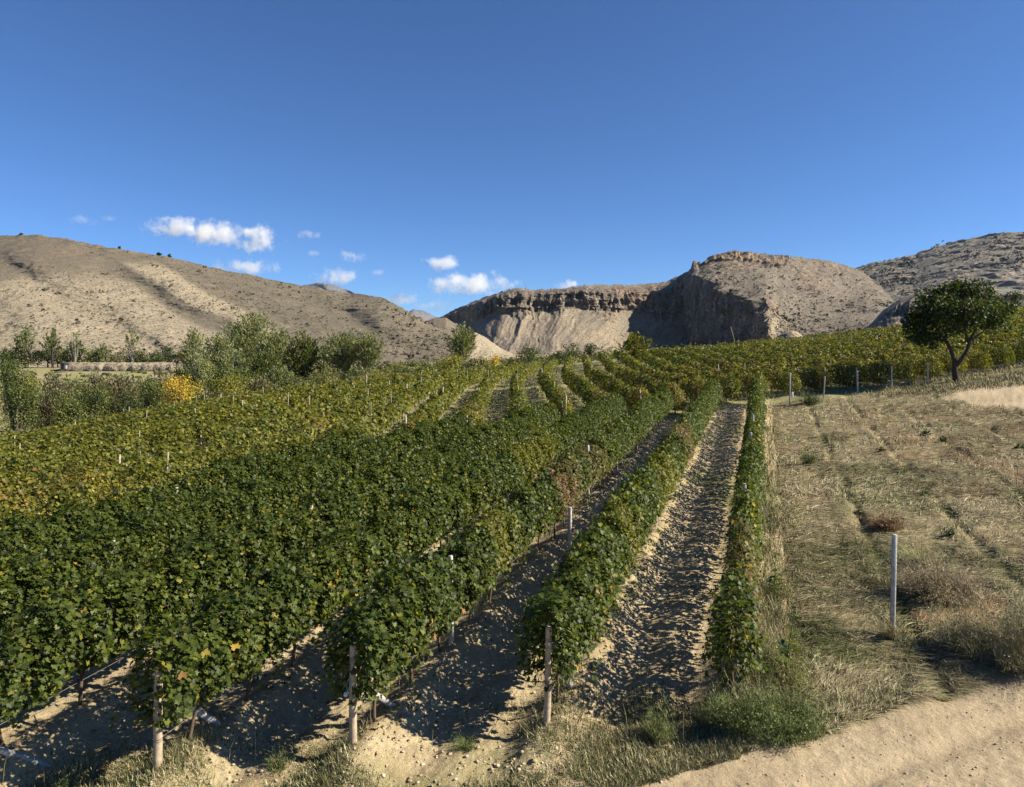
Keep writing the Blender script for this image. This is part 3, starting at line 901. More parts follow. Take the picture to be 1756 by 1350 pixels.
POSTS = [(270, 1335, .060, 'thick round wooden end post with dark bands, leftmost of the front posts'),
         (605, 1300, .056, 'round wooden end post with a white ball tied on blue cord'),
         (938, 1270, .053, 'round wooden end post under hanging vine leaves, rightmost of the front posts')]
for i, (px, py, r, lab) in enumerate(POSTS):
    Y = {270: 10.1, 605: 10.6, 938: 11.1}[px]
    X = (px - CX) / F * Y
    z = gzs(X, Y)
    want = (HY - py) / F * Y
    top = (HY - (py - 197)) / F * Y
    o = link('wooden_post', None, loc=(X, Y, z - .02), rot=(math.radians(.5), math.radians([.9, -.6, -1.0][i]), i * 1.3))
    tag(o, lab, 'post')
    h = top - z + .02
    link('shaft', round_post(h, r, i).mesh('shaft', M_wood), parent=o)
    band = Acc()
    for zz in ((h * .45, h * .28) if i == 0 else (h - .22, h * .42)):
        for q in range(2):
            t = np.linspace(0, 2 * math.pi, 17)
            v, f = tube(np.stack([(r * 1.02) * np.cos(t), (r * 1.02) * np.sin(t), zz + .03 * q + .006 * np.sin(t * 2)], -1), np.full(17, .004), 4, cap=False)
            band.add(v, f, (.10, .09, .08))
    link('wire_tie', band.mesh('wire_tie', M_conc), parent=o)
    if i == 1:
        ball = Acc()
        th, ph = np.meshgrid(np.linspace(0, math.pi, 9), np.linspace(0, 2 * math.pi, 13))
        bb = np.stack([.036 * np.sin(th) * np.cos(ph), .036 * np.sin(th) * np.sin(ph), .036 * np.cos(th) * 1.1], -1).reshape(-1, 3)
        ball.add(bb, quads_grid(13, 9), (.62, .62, .60))
        b = link('insulator_ball', ball.mesh('insulator_ball', M_conc, True), loc=(X - r - .03, Y - .06, z + .74))
        tag(b, 'white ball hanging on blue cord from the middle front post', 'ball')
        cord = Acc()
        t = np.linspace(0, 1, 9)
        for s in (-1, 1):
            v, f = tube(np.stack([X - r * .6 - .03 * t + s * .02 * np.sin(t * 3.1), Y - r - .012 + 0 * t, z + .98 - .2 * t], -1), np.full(9, .005), 5)
            cord.add(v, f, (.25, .45, .55))
        tag(link('cord', cord.mesh('cord', M_conc)), 'pale blue cord loop tied to the middle front post', 'cord')

# slanting concrete braces behind the end posts
BR = [(-11.15 + KX * 8.6 - .1, 8.6, (30, 1285)), (None, None, (358, 1243)), (None, None, (660, 1223)), (None, None, (968, 1195))]
def slab_mesh(L, w, d):
    v, f = box_v(w, d, L)
    a = Acc(); a.add(v, f, (.42, .41, .37))
    return a.mesh('concrete_brace', M_conc)
BRM = slab_mesh(1.15, .10, .08)
for k, (foot, Yb, lab) in enumerate([((375, 1262), 11.15, 'white slanting concrete brace right of the leftmost wooden end post'),
                                     ((676, 1235), 11.6, 'white slanting concrete brace beside the wooden end post with the ball'),
                                     ((978, 1205), 12.1, 'short shaded concrete brace behind the rightmost wooden end post'),
                                     ((60, 1302), 10.62, 'white slanting concrete brace at the bottom left corner')]):
    X, Y = (foot[0] - CX) / F * Yb, Yb
    z = gzs(X, Y)
    d = Vector((-.62, -.36, .62)) if k != 2 else Vector((-.30, -.5, .9))
    if k == 3: d = Vector((-.8, -.3, .52))
    o = link('concrete_brace', BRM, loc=(X, Y, z - .02), rot=d.to_track_quat('Z', 'Y').to_euler())
    tag(o, lab, 'brace')

def conc_mesh(h, w, seed):
    v, f = box_v(w, w * .85, h, .96)
    a = Acc(); a.add(v, f, (.46, .445, .41))
    return a.mesh('concrete_post', M_conc)
CONC = [conc_mesh(1.66, .085, 1), conc_mesh(1.9, .085, 2), conc_mesh(2.0, .09, 3), conc_mesh(2.25, .10, 4)]
def cpost(x, y, m, label, group=None, lean=0.0):
    o = link('concrete_post', m, loc=(x, y, gzs(x, y)), rot=(random.uniform(-.02, .02), lean + random.uniform(-.02, .02), ROWROT + random.uniform(-.1, .1)))
    tag(o, label, 'post', group)
    return o
# single posts that stand free in the photo
for px, py, Y, m, lab, lean in [(1530, 1097, 14.5, CONC[2], 'square grey concrete post standing alone in the mown field', .02),
                          (1268, 1205, 12.75, CONC[0], 'concrete post half hidden under the first vine of the straggly row', 0),
                          (1278, 0, 18.4, CONC[2], 'concrete post whose pale top shows above the middle of the straggly row', 0),
                          (1287, 0, 26.3, CONC[2], 'concrete post in the wide gap of the straggly row', 0),
                          (1292, 0, 31.5, CONC[1], 'concrete post just beyond the gap in the straggly row', 0),
                          (977, 0, 17.6, CONC[1], 'concrete post bare beside the withered brown vine', 0),
                          (1354, 705, 50.5, CONC[3], 'tall white post with a small plate at the far edge of the mown field', .01),
                          (1412, 698, 52.5, CONC[0], 'leaning pale post second from left along the far edge of the mown field', .08),
                          (1471, 692, 54, CONC[0], 'pale post third from left along the far edge of the mown field', 0),
                          (1529, 687, 55, CONC[0], 'pale post fourth from left along the far edge of the mown field', 0),
                          (1591, 672, 56, CONC[0], 'pale post nearest the dark tree along the far edge of the mown field', 0)]:
    cpost((px - CX) / F * Y, Y, m, lab, None, lean)
x_, y_ = (1357 - CX) / F * 50.4, 50.4
tag(link('sign_plate', Acc().add(*box_v(.16, .03, .1), (.75, .75, .72)).mesh('sign_plate', M_conc), loc=(x_ + .05, y_ - .06, gzs(x_, y_) + .8)), 'small white plate fixed to the tall white post', 'plate')
for ri, x0 in enumerate(ROW_X0):
    if ri == 0: continue
    yend = 35.9 + .955 * ((x0 + 12.4) / .67)
    y = {1: 16.9, 2: 13.8, 3: 16.5, 4: 13.0, 5: 15.5, 6: 14.5}[ri]
    kq = 0
    while y < yend:
        if not (ri == 2 and abs(y - 17.6) < 2.2):
            side = .06
            cpost(x0 + KX * y + side, y, CONC[0 if random.random() < .8 else 1], ORD[kq] + ' pale concrete stake from the near end of the ' + NAMES_ROW[ri], 'stakes of the ' + NAMES_ROW[ri])
            kq += 1
        y += random.uniform(4.6, 6.2)

# trellis wire along each near row
for ri, x0 in enumerate(ROW_X0):
    yend = 35.9 + .955 * ((x0 + 12.4) / .67)
    y0 = {0: 12.1, 1: 11.1, 2: 10.6, 3: 10.1, 4: 8.2, 5: 9.5, 6: 12.0}[ri]
    ys = np.linspace(y0, yend, 14)
    xs = x0 + KX * ys
    w = link('trellis_wire', None, loc=(xs[0], ys[0], gzs(xs[0], ys[0])))
    tag(w, 'thin trellis wire strung through the ' + NAMES_ROW[ri], 'wire')
    for hgt in (.62, 1.15, 1.6):
        zz = base(xs, ys) + hgt
        v, f = tube(np.stack([xs - xs[0], ys - ys[0], zz - gzs(xs[0], ys[0])], -1), np.full(14, .004), 4, cap=False)
        link('wire', Acc().add(v, f, (.22, .2, .18)).mesh('wire', M_conc), parent=w)

# ------------------------------------------------------------------ the big yellowing vineyard beyond
OLIVE = np.array([(.048, .062, .016), (.085, .100, .022), (.135, .142, .030), (.195, .185, .042), (.27, .23, .055), (.15, .10, .040), (.25, .155, .065)]) * np.array([.90, .94, .85])
def palette_at(X, Y, n1, n2):
    """mixing weights of OLIVE for each leaf by where it stands"""
    px = CX + X / Y * F
    P0 = np.zeros((len(X), 7))
    P0[:] = (1.6, 3.4, 3.4, 1.2, .18, .35, .04)
    right = sm(2, 14, X) * sm(82, 68, Y)
    P0 += right[:, None] * np.array([.5, .0, -.5, .1, .2, 2.4, .4])
    rf = sm(20, 40, X) * sm(70, 85, Y)
    P0 += rf[:, None] * np.array([1.0, 1.2, .8, .9, .2, .4, .1])
    nl = sm(-6, -10, X) * sm(44, 34, Y)
    P0 += nl[:, None] * np.array([.4, 2.2, 3.5, 1.8, .2, -.3, 0])
    br = np.clip(n1 * 2.2 - .62, 0, 1) * (nl * 1.6 + .6)
    P0 += br[:, None] * np.array([-.6, -1.5, -1.0, .5, 1.0, 1.6, .8])
    gr = np.clip(n2 * 2.0 - .2, 0, 1)
    P0 += gr[:, None] * np.array([1.2, 2.0, .6, 0, 0, -.3, -.1])
    P0 = P0.clip(.02, None)
    P0 /= P0.sum(1, keepdims=True)
    return P0

def farrow_x(c, Y):
    return c + .09 * np.maximum(0, Y - 76) + .10 * vn(Y * .2, c * 3.1 + 0 * Y, 6)

B_FRONT = []                                        # individually built vines at the row ends
def build_far_vineyard():
    LP, LN, LS, LC = [], [], [], []
    TP = []
    for ci, c in enumerate(np.arange(-88, 104, 2.6)):
        # first Y of the row
        Yg = np.arange(6, 134, .25)
        Xg = farrow_x(c, Yg)
        ok = ((Xg - KX * Yg < LEFT_EDGE - .6) | (Yg > track(Xg) + 2.2))
        # leave out what can never be seen, and stop at the far edge
        pxs = CX + Xg / Yg * F
        ok &= (pxs > -260) & (pxs < 2050)
        far_edge = np.interp(c, [-90, -50, -32, -20, 0, 25, 60, 104], [66, 68, 73, 82, 124, 128, 131, 132])
        ok &= Yg < far_edge
        ok &= ~((Yg > 73.5) & (Yg < 77.5) & (Xg > -16) & (Xg < 12))
        if not ok.any(): continue
        Yv = Yg[ok]
        # individual vines every 1.3 m
        y = Yv[0]
        starts = []
        while y < Yv[-1]:
            if ok[min(len(Yg) - 1, int((y - 6) / .25))]:
                starts.append(y)
            y += 1.3
        for k, y in enumerate(starts):
            xc = float(farrow_x(np.array(c), np.array(y)))
            near_front = (k < 3 and -16 < xc < 62) or (y < 26)
            px = CX + xc / y * F
            if near_front and -60 < px < 1800 and len(B_FRONT) < 296 - vine_count:
                B_FRONT.append((xc, y, k)); continue
            gap = rng.random()
            if gap < .035: continue
            N_ = int(np.clip(410 * (20 / y) ** 1.0, 55, 410) * 1.3 * rng.uniform(.75, 1.15))
            hgt = rng.uniform(1.5, 1.95) + .15 * float(vn(np.array(xc * .1), np.array(y * .1), 3))
            wid = rng.uniform(.36, .52)
            hz = rng.beta(1.5, 1.0, N_)
            z = .35 + (hgt - .35) * hz
            yy = y + rng.uniform(-.72, .72, N_)
            prof = np.interp(hz, [0, .3, .75, 1], [.4, 1, .95, .35])
            arch = 1 - .35 * ((yy - y) / .72) ** 2
            z = z * (.78 + .22 * arch)
            sgn = np.where(rng.random(N_) < .5, -1, 1)
            xx = sgn * wid * prof * arch * (1 - .6 * rng.random(N_) ** 2) + .07 * rng.standard_normal(N_)
            LP.append(np.stack([xc + xx, yy, z], -1))
            LN.append(np.stack([sgn * (1 - .6 * hz), .5 * rng.standard_normal(N_), .4 + .8 * hz], -1) + .45 * rng.standard_normal((N_, 3)))
            LS.append(np.full(N_, .133 * min(1.75, (y / 20) ** .5)) * rng.uniform(.75, 1.25, N_))
            TP.append((xc, y))
    Pn = np.concatenate(LP); Nn = np.concatenate(LN); Sn = np.concatenate(LS)
    Pn[:, 2] += base(Pn[:, 0], Pn[:, 1])
    n1 = fbm(Pn[:, 0] * .11, Pn[:, 1] * .11, 4, 61)
    n2 = fbm(Pn[:, 0] * .07, Pn[:, 1] * .07, 3, 67)
    W = palette_at(Pn[:, 0], Pn[:, 1], n1, n2)
    cum = W.cumsum(1)
    idx = (rng.random(len(Pn))[:, None] > cum).sum(1).clip(0, 6)
    c = OLIVE[idx] * (1 + .18 * rng.standard_normal((len(Pn), 1))).clip(.5, 1.6)
    v, f, cc = scatter(DIA_V, DIA_F, Pn, Nn, rng.uniform(0, 6.28, len(Pn)), Sn, c)
    o = link('vineyard_foliage', mesh_np('vineyard_foliage', v, f, M_leaf, col=cc))
    tag(o, 'olive and yellowing vines covering the slope beyond the near rows', 'vines', kind='stuff')
    # their trunks, one thin crooked tube each
    a = Acc()
    for x, y in TP:
        if y < 75 and rng.random() < .8:
            z = gzs(x, y)
            v, f = tube([(x, y, z - .1), (x + rng.normal(0, .06), y + rng.normal(0, .06), z + .4), (x + rng.normal(0, .1), y + rng.normal(0, .1), z + .9)], [.04, .03, .025], 4, cap=False)
            a.add(v, f, (.10, .07, .05))
    o = link('vineyard_trunks', a.mesh('vineyard_trunks', M_bark))
    tag(o, 'crooked trunks under the yellowing vines', 'vine trunks', kind='stuff')
    print('far leaves', len(Pn), 'front', len(B_FRONT))
build_far_vineyard()

FARM = {}
def far_variant(kind, k):
    pr = {'green': (2, 4, 3, 1.5, .4, .1, 0), 'olive': (1.2, 2.5, 3, 2, .7, .8, .2), 'brown': (1.5, 1.6, 1.8, 1.4, .6, 2.6, 1.0), 'yellow': (.5, 1.4, 2, 3, 2.4, 1.2, .8)}[kind]
    v, f, c = canopy(950, 1.4, .30, 1.74, .5, pr, size=(.085, .145), pal=OLIVE, shoots=18, proto=(DIA_V, DIA_F))
    return Acc().add(v, f, c).mesh('foliage', M_leaf)
for kind in ('green', 'olive', 'brown', 'yellow'):
    FARM[kind] = [far_variant(kind, k) for k in range(3)]
B_FRONT.sort(key=lambda t: t[1])
LCOUNT = {}
for x, y, k in B_FRONT:
    n1 = float(fbm(np.array(x * .11), np.array(y * .11), 4, 61))
    if x < -6:
        kind = 'brown' if n1 > .22 and random.random() < .5 else ('yellow' if n1 > .1 and random.random() < .4 else random.choice(['green', 'green', 'olive']))
        lab, grp = {'green': ('bright green grapevine in the yellowing parcel at the left edge', 'green vines at the left edge'), 'olive': ('olive grapevine in the yellowing parcel at the left edge', 'olive vines at the left edge'),
                    'brown': ('brown grapevine in the yellowing parcel at the left edge', 'brown vines at the left edge'), 'yellow': ('yellow leaved grapevine in the yellowing parcel at the left edge', 'yellow vines at the left edge')}[kind]
    else:
        kind = random.choice(['brown', 'brown', 'olive', 'olive', 'green'] if x < 32 else ['olive', 'yellow', 'green'])
        zone = 'left of the dark tree' if x < 33 else 'right of the dark tree'
        if x < 10: zone = 'where grassy alleys open up'
        word = {'green': 'green', 'olive': 'olive', 'brown': 'brownish', 'yellow': 'golden'}[kind]
        rowno = int(round((x + 16) / 2.6))
        grp = f'{word} row end vines {zone}'
        lab = f'shaggy {word} grapevine {ORD[k]} from the track, {ORD[min(39, max(0, rowno))]} yellowing row right of the grassy gap' 
    if x < -6:
        LCOUNT[kind] = LCOUNT.get(kind, 0) + 1
        lab = ORD[min(39, LCOUNT[kind] - 1)] + ' nearest ' + lab
    o = grapevine(x, y, random.choice(FARM[kind]), lab, grp, rot=0.0, sc=random.uniform(.92, 1.12))
    o.location.z = gzs(x, y) - .05
print('vines', vine_count)

# ------------------------------------------------------------------ posts of the far vineyard
FP = []
for k, (h, w) in enumerate(((1.85, .06), (1.95, .05), (2.1, .055), (1.9, .065))):
    v, f = box_v(w, w, h, .9, .008)
    FP.append(Acc().add(v, f, ((.36, .31, .22), (.42, .37, .28), (.32, .27, .19), (.46, .42, .35))[k]).mesh('vineyard_post', M_wood))
cand = []
for ci, c in enumerate(np.arange(-88, 104, 2.6)):
    y = 8 + rng.uniform(0, 7)
    while y < 130:
        x = float(farrow_x(np.array(c), np.array(y)))
        px = CX + x / y * F
        far_edge = np.interp(c, [-90, -50, -32, -20, 0, 25, 60, 104], [66, 68, 73, 82, 124, 128, 131, 132])
        if (x - KX * y < LEFT_EDGE - .8 or y > track(x) + 2.2) and y < far_edge and -20 < px < 1780:
            cand.append((x, y))
        y += rng.uniform(5.5, 8.0)
    # a leaning end post where the row meets the track
    if -14 < c < 60:
        for y in np.arange(20, 80, .25):
            x = float(farrow_x(np.array(c), np.array(y)))
            if y > track(x) + 2.0 and x - KX * y > LEFT_EDGE:
                cand.append((x, y, 1)); break
ends = [t for t in cand if len(t) == 3]
mids = [t for t in cand if len(t) == 2]
mids.sort(key=lambda t: t[1])
keep = mids[::max(1, int(math.ceil(len(mids) / (255 - len(ends)))))]
NP = {}
for i, t in enumerate(sorted(ends, key=lambda q: q[0] / q[1]) + sorted(keep, key=lambda q: q[0] / q[1])):
    x, y = t[:2]
    px = CX + x / y * F
    endp = len(t) == 3
    m = FP[int(rng.integers(0, 4))]
    o = link('vineyard_post', m, loc=(x, y, gzs(x, y) - .05 + rng.uniform(-.12, .22)))
    lean = rng.normal(0, .03) + (-.16 if endp and rng.random() < .6 else 0)
    o.rotation_euler = (abs(lean) * .6 if endp else rng.normal(0, .03), lean, rng.uniform(0, 1))
    if endp:
        side = 'right of the dark tree' if px > 1650 else ('between the tall white post and the dark tree' if px > 1360 else ('above the near rows' if px > 1000 else 'by the grassy alleys'))
        NP['e' + side] = NP.get('e' + side, 0) + 1
        tag(o, f"{ORD[min(39, NP['e' + side] - 1)]} weathered row end post {side}", 'post', 'row end posts ' + side)
    else:
        side = 'at the far left' if px < 350 else ('left of centre' if px < 700 else ('by the grassy alleys' if px < 1080 else ('in the brownish middle slope' if y < 85 else 'near the crest on the right')))
        NP[side] = NP.get(side, 0) + 1
        nn = ORD[NP[side] - 1] + ' ' if NP[side] <= 40 else ''
        tag(o, f'{nn}pale post from the left in the vines {side}' if nn else f'thin pale post standing out of the vines {side}', 'post', 'vineyard posts ' + side)

# ------------------------------------------------------------------ trees and bushes
def limb_tubes(acc, base_pt, tips, r0, colr, n=5):
    for tip, r1 in tips:
        a, b = np.array(base_pt, float), np.array(tip, float)
        t = np.linspace(0, 1, 6)[:, None]
        mid = rng.normal(0, .06, 3) * np.linalg.norm(b - a)
        p = a + (b - a) * t + mid * (t * (1 - t) * 4)
        v, f = tube(p, np.linspace(r0, r1, 6), n, cap=False)
        acc.add(v, f, colr)

KIND = {
 'green':  dict(pal=[(0.043, 0.065, 0.023), (0.072, 0.102, 0.032), (0.123, 0.152, 0.046), (0.189, 0.203, 0.065)], p=(2, 4, 3, 1)),
 'dark':   dict(pal=[(0.026, 0.043, 0.017), (0.046, 0.070, 0.026), (0.080, 0.102, 0.038)], p=(2, 3, 1)),
 'yellowgreen': dict(pal=[(0.087, 0.109, 0.026), (0.160, 0.174, 0.036), (0.246, 0.239, 0.051), (0.348, 0.304, 0.072)], p=(2, 4, 3, 1)),
 'yellow': dict(pal=[(.16, .17, .035), (.30, .27, .045), (.46, .37, .055), (.50, .30, .05)], p=(3, 4, 3, .8)),
 'poplar': dict(pal=[(0.087, 0.113, 0.058), (0.138, 0.167, 0.080), (0.203, 0.225, 0.116), (0.275, 0.283, 0.160)], p=(2, 4, 3, 1.2)),
 'grey':   dict(pal=[(0.102, 0.099, 0.072), (0.160, 0.152, 0.113), (0.217, 0.203, 0.145), (0.116, 0.131, 0.058)], p=(2, 3, 2, 1.5)),
}

def tree(name, label, cat, px, top, wpx, Y, kind, style='round', group=None, depth=None, trunk_show=False, dens=1.0, by=None):
    X = (px - CX) / F * Y
    z0 = gzs(X, Y)
    if by is not None: z0 = (HY - by) / F * Y
    H = (HY - top) / F * Y - z0
    H = max(H, 1.3)
    W = wpx / F * Y
    D = depth or W * .9
    K = KIND[kind]
    s = max(.10, Y / F * 2.4)                       # leaf clump size
    n = int(np.clip(W * H / (s * s) * (3.7 if style == 'brush' else 2.7) * dens, 260, 12000))
    pal = np.array(K['pal']) * (1.0 if kind in ('poplar', 'yellow') else .88)
    root = link(name, None, loc=(X, Y, z0))
    tag(root, label, cat, group)
    tr = Acc(); fo = Acc()
    bark = (.10, .085, .065) if kind != 'poplar' else (.22, .20, .17)
    if style == 'round':
        nb = max(5, int(7 + W * .6))
        bl = []
        lo = .12 if not trunk_show else .38
        for k in range(nb):
            a = rng.uniform(0, 6.28); q = math.sqrt(rng.random()) * .62
            hz = rng.uniform(lo + .18, .86)
            taper = math.sqrt(max(.1, 1 - ((hz - .5) / .62) ** 2))
            bl.append((q * math.cos(a) * W / 2 * taper, q * math.sin(a) * D / 2 * taper, hz * H, rng.uniform(.30, .48) * W / 2 + .1, rng.uniform(.13, .22) * H + .1))
        bl.append((0, 0, .84 * H, .3 * W / 2, .16 * H)); bl.append((0, 0, .45 * H, .55 * W / 2, .35 * H))
        bl = np.array(bl)
        w = bl[:, 3] ** 2 * bl[:, 4]; w /= w.sum()
        i = rng.choice(len(bl), n, p=w ** .7 / (w ** .7).sum())
        d = rng.standard_normal((n, 3)); d /= np.linalg.norm(d, axis=1)[:, None]
        r = rng.random(n) ** .35
        pos = bl[i, :3] + d * r[:, None] * np.stack([bl[i, 3], bl[i, 3], bl[i, 4]], -1) * (1 + .12 * rng.standard_normal((n, 1)))
        pos[:, 2] = np.maximum(pos[:, 2], .04 * H)
        nrm = d + np.array([0, 0, .5]) + .6 * rng.standard_normal((n, 3))
        hue = pal[np.clip((rng.choice(len(pal), n, p=np.array(K['p']) / sum(K['p'])) + (rng.random(len(bl))[i] < .3) * 1), 0, len(pal) - 1)]
        col = hue * (1 + .15 * rng.standard_normal((n, 1))).clip(.5, 1.6)
        v, f, c = scatter(DIA_V, DIA_F, pos, nrm, rng.uniform(0, 6.28, n), s * rng.uniform(.6, 1.35, n), col)
        fo.add(v, f, c)
        tips = [((b[0], b[1], b[2]), .012 * H) for b in bl[:6]]
        limb_tubes(tr, (0, 0, .16 * H), tips, .022 * H, bark)
        v, f = tube([(0, 0, -.5), (0, 0, .16 * H)], [.035 * H, .024 * H], 6); tr.add(v, f, bark)
    else:
        # upswept, brushy crown (poplar, willow): twigs fan out from a few rising limbs
        nl = 13
        limbs = []
        for k in range(nl):
            a = k * 2.4 + rng.uniform(-.4, .4); q = ((k + .5) / nl) ** .6
            tip = np.array([math.cos(a) * q * W * .44, math.sin(a) * q * D * .44, H * (1 - .42 * q ** 2.4) * rng.uniform(.84, .96)])
            st = np.array([0, 0, H * rng.uniform(.06, .22)])
            limbs.append((st, tip))
            t = np.linspace(0, 1, 6)[:, None]
            p = st + (tip - st) * np.concatenate([t ** .7, t ** .7, t], 1)
            v, f = tube(p, np.linspace(.013 * H, .003 * H, 6), 5, cap=False); tr.add(v, f, bark)
        v, f = tube([(0, 0, -.5), (.01 * H, 0, .3 * H)], [.03 * H, .02 * H], 6); tr.add(v, f, bark)
        lo = .05 if not trunk_show else .45
        m = n // 9
        li = rng.integers(0, nl, m)
        st = np.array([l[0] for l in limbs])[li]; tp = np.array([l[1] for l in limbs])[li]
        t = rng.beta(1.5, 1.0, m)[:, None]
        org = st + (tp - st) * np.concatenate([t ** .7, t ** .7, t], 1) + rng.normal(0, 1, (m, 3)) * np.array([.07 * W, .07 * D, .04 * H])
        out = np.stack([org[:, 0] / (W / 2), org[:, 1] / (D / 2), 0 * org[:, 0]], -1)
        dr = out * 1.0 + rng.normal(0, .38, (m, 3)) * np.array([1, 1, .3]) + np.array([0, 0, 1.0])
        low = org[:, 2] < H * .5
        dr[low, :2] *= 1.9
        dr /= np.linalg.norm(dr, axis=1)[:, None]
        ln = rng.uniform(.07, .17, m) * H * (1.15 - .4 * org[:, 2] / H)
        q = rng.random((m, 9))
        pos = org[:, None, :] + dr[:, None, :] * (q * ln[:, None])[..., None] + rng.normal(0, .012 * H, (m, 9, 3))
        pos = pos.reshape(-1, 3); g = np.repeat(dr, 9, 0)
        keep = (pos[:, 2] > lo * H) & (pos[:, 2] < H * 1.02)
        pos, g = pos[keep], g[keep]; n2 = len(pos)
        side = np.cross(g, rng.standard_normal((n2, 3))); side /= np.linalg.norm(side, axis=1)[:, None]
        nn = np.cross(side, g)
        sz = (s * 1.5 * rng.uniform(.6, 1.4, n2))[:, None, None]
        P_ = np.array(DIA_V) * np.array([.55, 1, 1])
        v = pos[:, None] + sz * (P_[None, :, 0:1] * side[:, None] + P_[None, :, 1:2] * g[:, None] + P_[None, :, 2:3] * nn[:, None])
        f = (DIA_F[None] + (np.arange(n2) * 4)[:, None, None]).reshape(-1, 3)
        col = pal[rng.choice(len(pal), n2, p=np.array(K['p']) / sum(K['p']))] * (1 + .15 * rng.standard_normal((n2, 1))).clip(.5, 1.6)
        fo.add(v.reshape(-1, 3), f, np.repeat(col, 2, 0))
    link('trunk', tr.mesh('trunk', M_bark), parent=root)
    c = link('crown', fo.mesh('crown', M_leaf2), parent=root)
    return root

T = tree
T('poplar_tree', 'tallest feathery pale green poplar in the riverside clump', 'tree', 430, 535, 108, 165, 'poplar', 'brush', dens=1.3)
T('poplar_tree', 'rounded pale poplar just left of the tallest poplar', 'tree', 376, 571, 62, 150, 'poplar', 'brush', dens=1.2)
T('poplar_tree', 'slim grey green poplar rising behind the left end of the clump', 'tree', 332, 562, 38, 200, 'poplar', 'brush')
T('poplar_tree', 'bushy poplar filling the middle of the riverside clump', 'tree', 474, 556, 66, 158, 'poplar', 'brush', dens=1.2)
T('poplar_tree', 'dark green poplar with visible trunk in the centre right of the clump', 'tree', 520, 568, 66, 160, 'green', 'brush', dens=1.3)
T('poplar_tree', 'narrow poplar leaning into the gap of the clump', 'tree', 556, 590, 44, 168, 'poplar', 'brush')
T('poplar_tree', 'broad spreading willow at the right end of the riverside clump', 'tree', 590, 564, 80, 160, 'poplar', 'brush', dens=1.3)
T('poplar_tree', 'broad spreading willow touching the rightmost riverside willow', 'tree', 632, 567, 68, 158, 'poplar', 'brush', dens=1.2)
T('poplar_tree', 'low leafy poplar in front of the tallest poplar', 'tree', 452, 600, 70, 140, 'green', 'brush', dens=1.2)
T('poplar_tree', 'young poplar below the left part of the clump', 'tree', 405, 598, 60, 138, 'poplar', 'brush', dens=1.2)
T('poplar_tree', 'small leafy poplar beneath the leftmost poplar of the clump', 'tree', 338, 600, 56, 142, 'poplar', 'brush', dens=1.1)
T('poplar_tree', 'leafy poplar above the hedge nearest the left edge', 'tree', 43, 556, 32, 268, 'poplar', 'brush')
T('poplar_tree', 'sparse crooked poplar second from the left edge', 'tree', 90, 560, 28, 268, 'green', 'brush', trunk_show=True, dens=.6)
T('poplar_tree', 'thin half bare poplar third from the left edge', 'tree', 128, 566, 22, 268, 'poplar', 'brush', trunk_show=True, dens=.5)
T('poplar_tree', 'tall thin poplar standing alone against the pale hillside', 'tree', 226, 562, 26, 268, 'poplar', 'brush', trunk_show=True, dens=.55)
T('poplar_tree', 'short grey poplar in the hedge under the hill', 'tree', 176, 588, 28, 266, 'poplar', 'brush')
T('poplar_tree', 'poplar with round brushy crown before the canyon mouth', 'tree', 793, 553, 50, 200, 'poplar', 'brush', dens=1.5)
T('yellow_tree', 'bright yellow autumn tree beside the wooden pole', 'tree', 318, 641, 86, 96, 'yellow', dens=1.1)
T('walnut_tree', 'large leafy green tree at the left edge of the vineyard', 'tree', 28, 617, 92, 84, 'green', dens=1.2)
T('walnut_tree', 'green tree cut by the left edge of the photo', 'tree', -30, 600, 70, 100, 'green')
